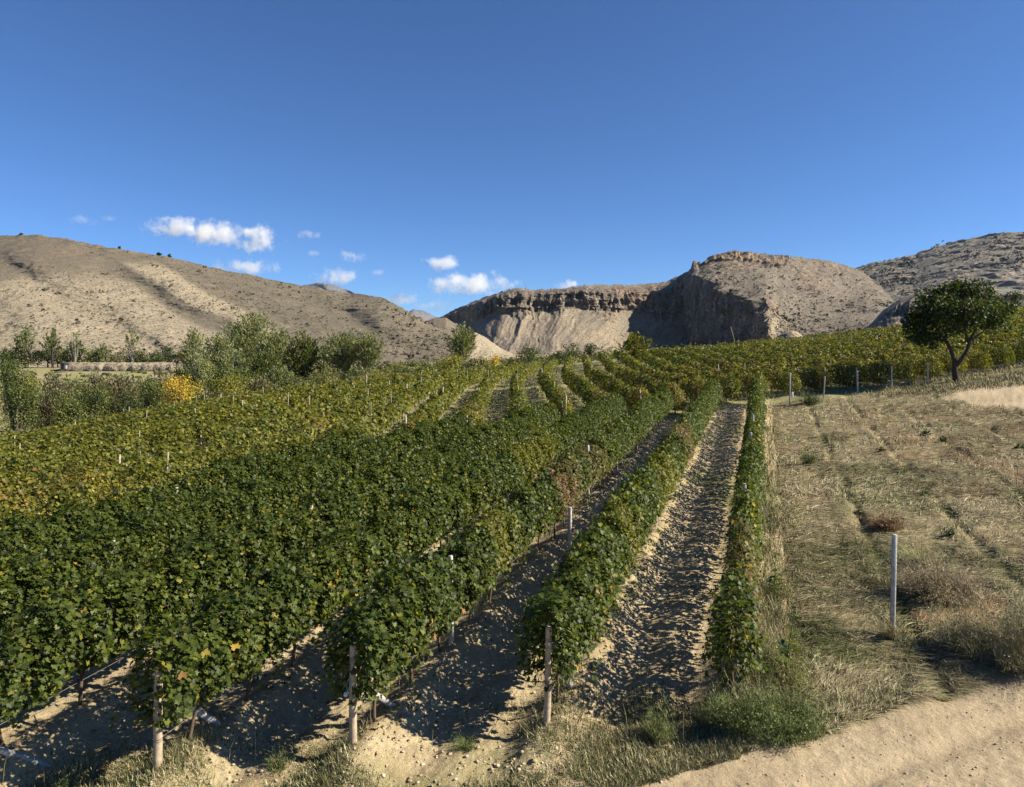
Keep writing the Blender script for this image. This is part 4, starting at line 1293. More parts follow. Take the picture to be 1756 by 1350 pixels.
B_ = [
 (92, 634, 50, 88, 'grey', 'grey leafless shrub between two green bushes at the left'),
 (150, 660, 84, 84, 'green', 'dark green bush at the vineyard corner'),
 (112, 668, 60, 80, 'green', 'low green bush under the grey shrub'),
 (205, 640, 70, 112, 'grey', 'wispy grey green willow scrub in the middle of the valley'),
 (168, 638, 66, 118, 'grey', 'hazy olive scrub below the pale bank'),
 (250, 650, 70, 96, 'green', 'green bush left of the yellow tree'),
 (278, 634, 60, 125, 'grey', 'grey brown scrub above the yellow tree'),
 (222, 668, 56, 86, 'dark', 'dark bush at the vineyard edge'),
 (372, 626, 64, 118, 'green', 'leafy green bush right of the yellow tree'),
 (352, 616, 60, 132, 'poplar', 'pale willow bush behind the yellow tree'),
 (402, 640, 80, 108, 'yellowgreen', 'yellowish bush under the poplars'),
 (445, 646, 80, 112, 'grey', 'dry grey brown scrub along the vineyard edge'),
 (500, 642, 60, 118, 'green', 'green bush at the foot of the dark poplar'),
 (555, 636, 60, 124, 'green', 'low bush under the gap of the clump'),
 (600, 634, 60, 122, 'dark', 'dark bush at the foot of the spreading willow'),
 (645, 632, 44, 116, 'yellowgreen', 'yellow green bush at the right foot of the willow'),
 (690, 628, 60, 122, 'green', 'low green bush in front of the dry hill'),
 (735, 626, 56, 124, 'green', 'low hedge bush before the sandy bluff'),
 (768, 606, 74, 118, 'yellowgreen', 'rounded olive bush below the brushy poplar'),
 (818, 614, 40, 126, 'grey', 'grey bush right of the olive bush'),
 (849, 608, 34, 122, 'yellow', 'small orange yellow bush before the sandy bluff'),
 (880, 612, 50, 150, 'green', 'green bush right of the orange bush'),
 (908, 592, 62, 150, 'green', 'tall bush in the middle of the valley hedge'),
 (955, 602, 62, 128, 'dark', 'dark leafy bush at the head of the grassy alleys'),
 (930, 612, 46, 135, 'green', 'medium bush beside the dark leafy bush'),
 (981, 586, 50, 150, 'dark', 'left one of two round dark trees'),
 (1015, 587, 36, 150, 'dark', 'right one of two round dark trees'),
 (1046, 612, 44, 134, 'green', 'small bush between the dark trees and the upright yellow green tree'),
 (8, 595, 50, 200, 'dark', 'dark hedge bush nearest the left edge'),
 (1744, 494, 44, 142, 'dark', 'dark green bush on the crest at the right edge'),
 (1712, 502, 34, 150, 'green', 'green bush on the crest behind the dark tree'),
]
for px, top, w, Y, kind, lab in B_:
    T('bush', lab, 'bush', px, top, w, Y, kind, 'brush' if kind in ('grey',) else 'round', dens=1.0)
T('poplar_tree', 'upright yellow green tree with pointed top at the end of the vineyard', 'tree', 1090, 570, 58, 112, 'yellowgreen', 'brush', dens=1.4)
for px, top, w, Y, kind, lab in (
 (60, 640, 60, 120, 'green', 'green bush between the large leafy tree and the grey shrub'), (125, 640, 56, 140, 'poplar', 'pale bush under the left end of the earth bank'), (185, 646, 60, 125, 'grey', 'grey green bush left of the middle scrub'),
 (232, 640, 60, 135, 'poplar', 'pale green bush below the middle of the earth bank'), (262, 654, 50, 105, 'green', 'round green bush just left of the yellow tree'), (302, 628, 44, 150, 'green', 'green bush below the right end of the earth bank'),
 (70, 668, 60, 92, 'grey', 'grey bush near the lower left of the scrub belt'), (130, 690, 50, 80, 'green', 'small bush at the near corner of the vineyard'), (180, 678, 50, 86, 'green', 'leafy bush behind the first posts on the left'),
 (420, 626, 60, 130, 'green', 'green thicket under the tallest poplar'), (480, 626, 60, 130, 'poplar', 'pale thicket under the dark poplar'), (20, 640, 50, 130, 'green', 'bush behind the large leafy tree at the left edge')):
    T('bush', lab, 'bush', px, top, w, Y, kind, 'brush' if kind in ('grey', 'poplar') else 'round', dens=1.0)
k = 0
for px in list(range(14, 330, 17)):
    top = 596 + 6 * math.sin(px * .13) + random.uniform(-5, 6) + (6 if px > 170 else 0)
    T('hedge_bush', ORD[k] + ' bush from the left in the green hedge at the foot of the left hill', 'bush', px, top - 3, 42 + random.uniform(-6, 12), 272 + random.uniform(-6, 10), random.choice(['green', 'dark', 'green', 'grey']), group='hedge bushes under the left hill'); k += 1
k = 0
for px in range(660, 960, 24):
    T('hedge_bush', ORD[k] + ' low bush from the left in the hedge before the canyon mouth', 'bush', px, 618 + random.uniform(-6, 4), 34, 150 + random.uniform(-8, 30), random.choice(['green', 'yellowgreen', 'dark', 'grey']), group='hedge bushes before the canyon mouth'); k += 1
for px, top, w in ((273, 433, 8), (291, 436, 8), (36, 400, 5), (205, 423, 5)):
    T('hilltop_shrub', {273: 'left shrub of the pair on the crest of the left hill', 291: 'right shrub of the pair on the crest of the left hill', 36: 'tiny shrub on the highest point of the left hill', 205: 'tiny lone shrub on the sloping crest of the left hill'}[px], 'shrub', px, top, w, 596, 'dark', by=top + w * .9, dens=1.5)

# the dark tree standing by the far edge of the field
def hero_tree():
    Y = 56.0
    X = (1641 - CX) / F * Y
    z0 = gzs(X, Y)
    S = Y / F
    root = link('plum_tree', None, loc=(X, Y, z0))
    tag(root, 'dark leafy tree with forked trunk and wide lopsided crown by the dirt lot', 'tree')
    def p(px, py, d=0.0): return ((px - 1641) * S, d, (667 - py) * S)
    tr = Acc(); bark = (.055, .045, .038)
    def br(pts, r):
        pts = [p(*q) for q in pts]
        v, f = tube(pts, r, 8, cap=False); tr.add(v, f, bark)
    br([(1640, 676), (1640, 664), (1637, 645), (1638, 630)], [.36, .27, .22, .20])
    br([(1638, 632), (1633, 612, .2), (1627, 597, .3), (1618, 580, .5), (1606, 560, .8), (1598, 540, 1)], [.17, .14, .12, .10, .07, .04])
    br([(1639, 640), (1645, 628, -.2), (1654, 612, -.3), (1657, 596, -.4), (1668, 570, -.6), (1680, 540, -.8)], [.18, .15, .13, .11, .07, .04])
    br([(1656, 600, -.4), (1650, 575, -.2), (1648, 545, 0), (1650, 515, .2)], [.11, .09, .06, .03])
    br([(1652, 598, -.3), (1644, 582, -.9), (1636, 560, -1.2)], [.07, .05, .03])
    br([(1627, 597, .3), (1600, 585, .6), (1578, 575, .8)], [.09, .06, .03])
    br([(1657, 596, -.4), (1690, 580, .3), (1710, 560, .8)], [.08, .05, .03])
    link('trunk', tr.mesh('trunk', M_bark), parent=root)
    bl = []
    for px, py, rx, ry, d in ((1640, 512, 34, 20, 0), (1612, 520, 30, 20, 1), (1668, 508, 28, 18, -.5), (1690, 520, 28, 22, .5), (1586, 548, 26, 26, 0), (1580, 575, 24, 24, .6), (1576, 592, 20, 13, -.4),
                              (1610, 560, 34, 28, -1.4), (1640, 545, 38, 30, 1.6), (1665, 555, 34, 28, -1.6), (1697, 548, 32, 26, 0), (1712, 560, 22, 18, 1), (1640, 548, 36, 26, -2.2), (1620, 580, 26, 14, 1.2), (1694, 575, 24, 14, -1.0),
                              (1650, 500, 18, 10, .4), (1600, 530, 20, 16, -1.8), (1720, 540, 16, 14, -.5), (1570, 560, 16, 20, .4), (1605, 596, 20, 8, .2), (1655, 575, 22, 10, .9), (1600, 604, 12, 6, -.2)):
        c = p(px, py, d); bl.append((c[0], c[1], c[2], rx * S, ry * S))
    bl = np.array(bl)
    n = 17000
    w = bl[:, 3] ** 2 * bl[:, 4]; w = w ** .8; w /= w.sum()
    i = rng.choice(len(bl), n, p=w)
    d = rng.standard_normal((n, 3)); d /= np.linalg.norm(d, axis=1)[:, None]
    r = rng.random(n) ** .33 * (1 + .10 * rng.standard_normal(n))
    pos = bl[i, :3] + d * r[:, None] * np.stack([bl[i, 3], bl[i, 3], bl[i, 4]], -1)
    pos = pos[fbm(pos[:, 0] * .8, pos[:, 2] * .8 + pos[:, 1] * .6, 3, 201) > -.22]; n = len(pos)
    nrm = rng.standard_normal((n, 3)) + np.array([0, 0, .35])
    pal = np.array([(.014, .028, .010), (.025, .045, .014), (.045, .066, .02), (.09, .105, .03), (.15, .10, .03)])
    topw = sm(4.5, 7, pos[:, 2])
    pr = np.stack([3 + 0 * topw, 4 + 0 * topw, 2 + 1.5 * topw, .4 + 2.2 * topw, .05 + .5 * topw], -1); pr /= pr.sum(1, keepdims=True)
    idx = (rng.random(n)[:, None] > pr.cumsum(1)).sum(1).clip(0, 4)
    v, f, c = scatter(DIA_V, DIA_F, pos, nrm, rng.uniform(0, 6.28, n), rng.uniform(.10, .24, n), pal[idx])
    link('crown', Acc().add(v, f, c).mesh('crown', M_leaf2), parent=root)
hero_tree()

# ------------------------------------------------------------------ small far things
Y = 94.0; X = (308 - CX) / F * Y
z = gzs(X, Y)
v, f = tube([(0, 0, -.4), (.03, 0, 2.2), (0, 0, (HY - 645) / F * Y - z)], [.12, .11, .08], 8)
tag(link('wooden_pole', Acc().add(v, f, (.11, .065, .04)).mesh('wooden_pole', M_bark), loc=(X, Y, z)), 'dark brown wooden pole in front of the yellow tree', 'pole')

# antenna on the canyon rim
Y = 1285; X = (902 - CX) / F * Y
ant = link('radio_mast', None, loc=(X, Y, (HY - 499) / F * Y))
tag(ant, 'thin radio mast on the rim of the canyon wall', 'mast')
v, f = tube([(0, 0, -3), (0, 0, 10), (0, 0, 19)], [.45, .35, .2], 5)
link('pole', Acc().add(v, f, (.3, .3, .3)).mesh('pole', M_conc), parent=ant)
v, f = box_v(5, 4, 3.2)
link('hut', Acc().add(v + np.array([-6, 0, 0]), f, (.6, .58, .54)).mesh('hut', M_conc), parent=ant)
# rim knob left of it
# field hut on the pale bank
Y = 246; X = (113 - CX) / F * Y; z = (HY - 631) / F * Y
hut = link('field_hut', None, loc=(X, Y, z - .3))
tag(hut, 'small dark hut with a white panel at the left end of the pale bank', 'hut')
w = 1.7
walls = Acc()
v, f = box_v(w * 1.6, 1.6, 1.9); walls.add(v, f, (.12, .09, .08)); link('wall', walls.mesh('wall', M_conc), parent=hut)
v, f = box_v(w * 1.9, 2.0, .16); r_ = link('roof', Acc().add(v + np.array([0, 0, 2.0]), f, (.16, .13, .12)).mesh('roof', M_conc), parent=hut)
v, f = box_v(.9, .06, 1.2); link('door', Acc().add(v + np.array([.5, -.86, .3]), f, (.75, .74, .72)).mesh('door', M_conc), parent=hut)
# the pale earth bank
u = np.linspace(104, 296, 60)
prof = [(0, 636), (.0, 628.5), (2.0, 622.5), (6, 621.5), (14, 634)]
V = []
for dd, yy in prof:
    D = 250 + dd
    V.append(np.stack([(u - CX) / F * D, D + .8 * fbm(u * .1, u * 0 + dd, 3, 7), (HY - yy - 1.0 * fbm(u * .12, u * 0 + dd, 3, 8)) / F * D], -1))
V = np.array(V).reshape(-1, 3)
me = mesh_np('earth_bank', V, quads_grid(5, 60), M_hill, True, vcol={'zone': np.tile([0, 1.0, 0], (len(V), 1))})
tag(link('earth_bank', me), kind='structure')

# rocks
def rock_mesh(seed, flat=.6, colr=(.5, .45, .38)):
    r = np.random.default_rng(seed)
    th, ph = np.meshgrid(np.linspace(0, math.pi, 6), np.linspace(0, 2 * math.pi, 9)[:-1])
    d = np.stack([np.sin(th) * np.cos(ph), np.sin(th) * np.sin(ph), np.cos(th) * flat], -1)
    k = 1 + .35 * vn(d[..., 0] * 1.7 + seed, d[..., 1] * 1.7 + d[..., 2], seed)
    v = (d * k[..., None])
    v = v.reshape(-1, 3)
    f = []
    for i in range(8):
        for j in range(5):
            a, b = i * 6 + j, ((i + 1) % 8) * 6 + j
            f.append((a, a + 1, b + 1)); f.append((a, b + 1, b))
    return Acc().add(v * .5, np.array(f), colr).mesh('rock', M_stone)
RK_ = [rock_mesh(s) for s in range(5)]
for i, (px, Y, s, lab) in enumerate(((600, 79, 1.1, 'pale boulder left of the others at the foot of the willows'), (540, 80, 1.6, 'long pale boulder at the vineyard edge under the poplars'), (556, 80, .9, 'small pale boulder right of the long boulder'),
                                     (575, 80, 1.2, 'pale boulder below the broad willow'), (520, 79, .9, 'leftmost pale boulder on the vineyard edge'), (1380, 51.5, .35, 'white stone beside the second field edge post'),
                                     (1349, 50.2, .3, 'white stone at the foot of the tall white post'), (1194, 50, .8, 'pale rock on the track beyond the second row'), (1198, 51, .5, 'smaller rock on the track beyond the second row'), (1322, 50, .25, 'small stone left of the tall white post'))):
    X = (px - CX) / F * Y
    o = link('rock', RK_[i % 5], loc=(X, Y, gzs(X, Y) + .1 * s + (1.3 if Y > 75 else 0)), rot=(0, 0, i * 1.1))
    o.scale = (s * 1.4, s, s * .8)
    if Y > 75: o.location.z = gzs(X, Y) + 1.0
    tag(o, lab, 'rock')
# pale soil heap on the crest
Y = 139; X = (1356 - CX) / F * Y
u = np.linspace(-1, 1, 30); g1, g2 = np.meshgrid(u, u)
rr = np.sqrt(g1 ** 2 + g2 ** 2)
zz = np.clip(1 - rr ** 2, 0, 1) ** .6 * 2.6 * (1 + .25 * fbm(g1 * 2, g2 * 2, 3, 5)) - .4
zt = (HY - 566) / F * Y
o = link('soil_heap', mesh_np('soil_heap', np.stack([g1 * 3.2, g2 * 3, zz], -1).reshape(-1, 3), quads_grid(30, 30), M_hill, True, vcol={'zone': np.tile([0, 1.0, 0], (900, 1))}), loc=(X, Y, zt - 2.5))
tag(o, 'pale soil heap showing over the vineyard crest below the summit', 'heap')
Y = 132; X = (1256 - CX) / F * Y
v, f = tube([(0, 0, -1), (-.9, 0, 2.4)], [.05, .04], 5)
tag(link('leaning_pole', Acc().add(v, f, (.4, .38, .33)).mesh('leaning_pole', M_conc), loc=(X + .6, Y, (HY - 583) / F * Y)), 'pale leaning pole on the crest in front of the great cliff', 'pole')

# scrub on the left hill and the right slopes: bushes too many to count
def hill_scrub(name, label, n, Xg, Yg, Zg, size, accept, pal, seed):
    r = np.random.default_rng(seed)
    i = r.integers(2, Xg.shape[0] - 5, n); j = r.integers(1, Xg.shape[1] - 1, n)
    P_ = np.stack([Xg[i, j], Yg[i, j], Zg[i, j]], -1)
    k = accept(P_)
    P_ = P_[k]; n = len(P_)
    cl = 5
    pos = np.repeat(P_, cl, 0)
    s = np.repeat(size * (r.uniform(.35, 1.1, n) + 1.3 * (r.random(n) < .04)), cl)
    d = r.standard_normal((n * cl, 3)) * np.array([1, 1, .45])
    pos = pos + d * s[:, None] * .45 + np.array([0, 0, .25]) * s[:, None]
    col = np.array(pal)[r.integers(0, len(pal), n * cl)]
    v, f, c = scatter(DIA_V, DIA_F, pos, d + np.array([0, 0, .8]), r.uniform(0, 6.28, n * cl), s * .8, col)
    tag(link(name, mesh_np(name, v, f, M_scrub, col=c)), label, 'scrub', kind='stuff')
hill_scrub('hill_scrub', 'scattered dark low shrubs dotting the left hill', 6500, L_X, L_Y, L_Z, 1.15,
           lambda P_: (fbm(P_[:, 0] * .014, P_[:, 1] * .014, 3, 301) + .5 * sm(440, 620, CX + P_[:, 0] / P_[:, 1] * F) > rng.uniform(-.25, .35, len(P_))), [(.095, .088, .06), (.125, .112, .078), (.08, .075, .052)], 5)
SCR = [(.085, .08, .055), (.11, .10, .07), (.07, .068, .05), (.13, .115, .085)]
hill_scrub('mountain_scrub', 'dark low scrub and rocks speckling the flank behind the great cliff', 8000, M_X, M_Y, M_Z, 2.8,
           lambda P_: (CX + P_[:, 0] / P_[:, 1] * F > 1200) & (fbm(P_[:, 0] * .01, P_[:, 1] * .01, 3, 311) > rng.uniform(-.4, .3, len(P_))), SCR, 8)
hill_scrub('slope_scrub', 'dark scrub dotting the long rocky slope at the right', 5000, R_X, R_Y, R_Z, 6.5,
           lambda P_: fbm(P_[:, 0] * .006, P_[:, 1] * .006, 3, 313) > rng.uniform(-.4, .3, len(P_)), SCR, 9)
# low scrub covering the valley floor behind the vineyard
def valley_scrub():
    n = 1500
    Y = rng.uniform(78, 246, n); u = rng.uniform(-.85, .25, n)
    X = u * Y
    ok = (Y > np.interp(X, [-90, -50, -32, -20, 0, 60], [70, 74, 80, 90, 132, 140]))
    X, Y = X[ok], Y[ok]; n = len(X)
    cl = 46
    h = rng.uniform(.8, 2.6, n)
    h = np.where((Y > 175) & (X / Y < -.42), h * .3, h)
    s = np.repeat(h, cl)
    base_p = np.stack([X, Y, base(X, Y)], -1)
    d = rng.standard_normal((n * cl, 3)) * np.array([.75, .75, .38]) + np.array([0, 0, .45])
    pos = np.repeat(base_p, cl, 0) + d * s[:, None]
    kinds = rng.integers(0, 4, n)
    P4 = [np.array(KIND[k]['pal'][:3]) * .8 for k in ('green', 'grey', 'yellowgreen', 'poplar')]
    col = np.zeros((n * cl, 3)); kk = np.repeat(kinds, cl)
    for q in range(4):
        m = kk == q
        col[m] = P4[q][rng.integers(0, 3, m.sum())]
    sz = np.repeat(Y / F * 3.4, cl) * rng.uniform(.6, 1.4, n * cl)
    v, f, c = scatter(DIA_V, DIA_F, pos, d + np.array([0, 0, .5]), rng.uniform(0, 6.28, n * cl), sz, col)
    tag(link('valley_scrub', mesh_np('valley_scrub', v, f, M_leaf2, col=c)), 'tangled low scrub filling the valley floor behind the vineyard', 'scrub', kind='stuff')
valley_scrub()

# ------------------------------------------------------------------ grass, straw, clods and weeds
def blades(pos, az, lean, length, width, col, curve=.35, lay=0.0):
    """bent tapering blades, three triangles each; lean 0 = upright, 1.5 = lying"""
    n = len(pos)
    d = np.stack([np.cos(az), np.sin(az), 0 * az], -1)
    side = np.stack([-np.sin(az), np.cos(az), 0 * az], -1)
    rollz = rng.uniform(-.8, .8, n)
    side = side * np.cos(rollz)[:, None] + np.array([0, 0, 1.]) * np.sin(rollz)[:, None] * .6
    up = np.array([0, 0, 1.])
    a1 = lean; a2 = lean + curve * rng.uniform(.4, 1.6, n)
    m = pos + (d * np.sin(a1)[:, None] + up * np.cos(a1)[:, None]) * (length * .55)[:, None]
    t = m + (d * np.sin(a2)[:, None] + up * np.cos(a2)[:, None]) * (length * .5)[:, None]
    w = (side * width[:, None] * .5)
    v = np.stack([pos - w, pos + w, m - w * .75, m + w * .75, t], 1).reshape(-1, 3)
    f = (np.array([(0, 1, 3), (0, 3, 2), (2, 3, 4)])[None] + (np.arange(n) * 5)[:, None, None]).reshape(-1, 3)
    return v, f, np.repeat(col, 3, 0)

STRAW = np.array([(.36, .30, .16), (.50, .43, .25), (.68, .61, .40), (.24, .19, .10), (.15, .11, .06), (.30, .31, .14)]) * .78
GRN = np.array([(.05, .075, .022), (.085, .115, .035), (.14, .165, .05), (.24, .24, .10), (.36, .31, .16)]) * .85
def sample_field(n, y0, y1, u0, u1, power=1.0):
    # even density in depth ~ 1/Y^power so that near ground is covered most
    t = rng.random(n)
    Y = 1 / (1 / y0 + t * (1 / y1 - 1 / y0))
    U = rng.uniform(u0, u1, n)
    return U * Y, Y

def put(name, label, cat, parts, mat=None):
    a = Acc()
    for v, f, c in parts: a.add(v, f, c)
    o = link(name, a.mesh(name, mat or M_grass))
    tag(o, label, cat, kind='stuff')

# mown straw lying over the right-hand field
X, Y = sample_field(200000, 10.5, 56, .2, .74)
road, inA, inS, lot, w, w2 = zones(X, Y)
c = X - KX * Y
swath = fbm(X * .55 + 3, Y * .55, 4, 77)
n5 = ((c - 2.57) / 2.86); n5r = (n5 - np.round(n5)) * 2.86; rowd = np.abs(n5 - np.round(n5)) * 2.86
ok = inS & (road < .4) & (lot < .4) & (rng.random(len(X)) < np.clip(.62 + .9 * swath + .15 * (rowd > .5), .10, 1))
X, Y, c, swath, rowd, n5r = X[ok], Y[ok], c[ok], swath[ok], rowd[ok], n5r[ok]
n = len(X)
pos = np.stack([X, Y, gz(X, Y) + .012 + .05 * rng.random(n) ** 2], -1)
az = fbm(X * .35, Y * .35, 3, 88) * 3.0 + rng.normal(0, .6, n)
lay = rng.random(n) < .88
lean = np.where(lay, rng.uniform(1.25, 1.62, n), rng.uniform(.2, 1.1, n))
ln = rng.uniform(.10, .42, n) * np.where(lay, 1, .5) * (1 + .6 * (Y > 25))
wd = np.maximum(.008, Y / F * .95) * rng.uniform(.6, 1.3, n)
gm = np.clip(fbm(X * .4, Y * .4, 4, 99) * 1.6 + .12 * (rowd < .4) + .02, 0, .8)
rowx = np.exp(-((n5r - .42) / .3) ** 2)
isg = rng.random(n) < np.clip(gm + .45 * rowx, 0, .9)
col = np.where(isg[:, None], GRN[rng.integers(0, 4, n)], STRAW[rng.choice(6, n, p=[.24, .28, .18, .13, .09, .08])])
red = fbm(X * .3 + 9, Y * .3, 3, 133) > .38
col = np.where((red & (rng.random(n) < .6))[:, None], np.array([.33, .20, .11]) * rng.uniform(.6, 1.2, (n, 1)), col)
put('mown_straw', 'mown pale straw and dry grass lying over the right hand field', 'straw', [blades(pos, az, lean, ln, wd, col, .15)])

# dry and green grass along the headland at the bottom, on the alleys and on the track
P1, A1, L1, N1, W1, C1 = [], [], [], [], [], []
def grass_patch(n, fx, hmin, hmax, greenp, y0, y1, u0, u1, dens):
    X, Y = sample_field(n, y0, y1, u0, u1)
    ok = rng.random(n) < dens(X, Y)
    X, Y = X[ok], Y[ok]; m = len(X)
    clump = fbm(X * 1.3, Y * 1.3, 3, 55)
    P1.append(np.stack([X, Y, gz(X, Y) - .01], -1)); A1.append(rng.uniform(0, 6.28, m)); L1.append(rng.uniform(.1, .95, m))
    N1.append(rng.uniform(hmin, hmax, m) * (1 + .8 * np.clip(clump, -.5, 1))); W1.append(np.maximum(.0095, Y / F * .85) * rng.uniform(.6, 1.3, m))
    g = rng.random(m) < greenp
    C1.append(np.where(g[:, None], GRN[rng.integers(0, 4, m)], STRAW[rng.integers(0, 4, m)]))
def d_front(X, Y):
    road, inA, inS, lot, w, w2 = zones(X, Y)
    fr = 10.0 + .19 * (X + 4.9)
    m = np.clip(1.7 * fbm(X * .8, Y * .8, 4, 71) + .55, 0, 1) * sm(fr + 1.5, fr + .1, Y)
    edge = np.exp(-((Y - (10 + .43 * (X - 2.2) + .35)) / .45) ** 2) * .8 * (X > 1)
    return np.clip(m + edge, 0, 1) * (road < .35)
grass_patch(240000, None, .03, .15, .60, 9.6, 13, -.76, .76, d_front)
def d_alley(X, Y):
    c = X - KX * Y
    road, inA, inS, lot, w, w2 = zones(X, Y)
    al = sm(-2.5, -2.1, c) * sm(-.6, -1.0, c)
    left = inA & (c < -3)
    return (al * np.clip(.30 + 1.5 * fbm(X * .5, Y * .5, 4, 81) + .25 * sm(18, 28, Y), .12, .9) + left * .14) * (road < .3)
grass_patch(60000, None, .04, .14, .35, 11, 54, -.1, .5, d_alley)
def d_row4(X, Y):
    c = X - KX * Y
    return np.exp(-((c - .12) / .40) ** 2) * (.55 + .8 * fbm(X * .6, Y * .6, 3, 83)) * sm(54, 50, Y) * sm(11.2, 12, Y)
grass_patch(60000, None, .16, .55, .50, 11.4, 54, .28, .40, d_row4)
def d_furrow(X, Y):
    road, inA, inS, lot, w, w2 = zones(X, Y)
    q = (X - KX * Y - 2.57) / 2.86; q = (q - np.round(q)) * 2.86
    return inS * (lot < .3) * (road < .3) * np.exp(-((q - .15 - .15 * w) / .22) ** 2) * np.clip(.5 + 1.6 * fbm(X * .7, Y * .7, 3, 91), 0, 1)
grass_patch(150000, None, .05, .20, .8, 12, 54, .2, .74, d_furrow)
def d_track(X, Y):
    return np.exp(-((Y - track(X) - .6) / 1.3) ** 2) * .5 * (X > -8)
grass_patch(40000, None, .06, .22, .45, 29, 70, -.3, .74, d_track)
def d_verge(X, Y):       # dry grass round the dark tree and above the dirt lot
    return sm(24, 30, X) * sm(50, 53, Y) * sm(70, 62, Y) * .8 * (Y < track(X) + 2.5)
grass_patch(30000, None, .10, .35, .4, 50, 66, .45, .76, d_verge)
def d_far(X, Y):
    road, inA, inS, lot, w, w2 = zones(X, Y)
    return ((~inA) & (~inS) & (Y < 126)) * np.clip(.5 + .8 * w2, 0, 1)
grass_patch(75000, None, .10, .32, .55, 34, 126, -.26, .30, d_far)
P_, A_, L_, Nn_, W_, C_ = [np.concatenate(q) for q in (P1, A1, L1, N1, W1, C1)]
put('grass', 'short green and dry grass on the headland, alleys and track', 'grass', [blades(P_, A_, L_, Nn_, W_, C_)])

# clods and pebbles on the earth mounds and the road
OCT = np.array([(1, 0, 0), (0, 1, 0), (-1, 0, 0), (0, -1, 0), (0, 0, .8), (0, 0, -.6)], float)
OCF = np.array([(0, 1, 4), (1, 2, 4), (2, 3, 4), (3, 0, 4), (1, 0, 5), (2, 1, 5), (3, 2, 5), (0, 3, 5)])
X, Y = sample_field(70000, 8.2, 40, -.72, .74)
road, inA, inS, lot, w, w2 = zones(X, Y)
c = X - KX * Y
dens = np.zeros_like(X)
for x0 in ROW_X0:
    dens += np.exp(-((c - x0 - .2) / .5) ** 2)
dens = np.where(inA | (c > -.5), dens, 0) * .75
dens = np.maximum(dens, .05 + .12 * (road > .5) + .05 * inS + .05 * inA)
dens = np.maximum(dens, .35 * (Y < 11.3 + .19 * X) * (road < .5))
dens *= np.clip(.7 + fbm(X * 1.5, Y * 1.5, 2, 17), .2, 1.3)
ok = rng.random(len(X)) < dens
X, Y, road, inA, c = X[ok], Y[ok], road[ok], inA[ok], c[ok]
n = len(X)
sz = (.008 + .040 * rng.random(n) ** 5) * np.clip((Y / 12) ** .6, 1, 2.2) * np.where(road > .5, .5, 1)
v0 = OCT[None] * (1 + .35 * rng.standard_normal((n, 6, 1)).clip(-1.5, 1.5)) * sz[:, None, None] * np.array([1, 1, .7])
ang = rng.uniform(0, 6.28, n); ca, sa = np.cos(ang)[:, None], np.sin(ang)[:, None]
vx = v0[..., 0] * ca - v0[..., 1] * sa; vy = v0[..., 0] * sa + v0[..., 1] * ca
v = np.stack([vx + X[:, None], vy + Y[:, None], v0[..., 2] + (gz(X, Y) + sz * .25)[:, None]], -1)
f = (OCF[None] + (np.arange(n) * 6)[:, None, None]).reshape(-1, 3)
col = np.array([(.44, .35, .235), (.34, .26, .165), (.52, .44, .32), (.40, .33, .25)])[rng.integers(0, 4, n)]
put('soil_clods', 'pale soil clods and pebbles on the mounds and the road', 'clods', [(v.reshape(-1, 3), f, np.repeat(col, 8, 0))], M_stone)

# fallen vine leaves and prunings under the rows
X, Y = sample_field(26000, 10, 50, -.6, .4)
c = X - KX * Y
dens = sum(np.exp(-((c - x0) / .55) ** 2) for x0 in ROW_X0)
ok = (rng.random(len(X)) < np.clip(dens * .5, .18, 1) * np.clip(.5 + fbm(X, Y, 3, 19) * 1.6, 0, 1)) & (c > LEFT_EDGE) & (c < .6) & (Y < track(X)) & (Y > 10.2 + .19 * (X + 4.9))
X, Y = X[ok], Y[ok]; n = len(X)
pos = np.stack([X, Y, gz(X, Y) + .02], -1)
col = np.array([(.20, .13, .08), (.27, .19, .11), (.11, .08, .05), (.40, .32, .19)])[rng.integers(0, 4, n)]
put('fallen_leaves', 'dry fallen vine leaves under the rows', 'leaves', [scatter(DIA_V, DIA_F, pos, np.array([0, 0, 1.]) + .5 * rng.standard_normal((n, 3)), rng.uniform(0, 6, n), rng.uniform(.03, .09, n) * np.maximum(1, Y / 22), col)], M_grass)

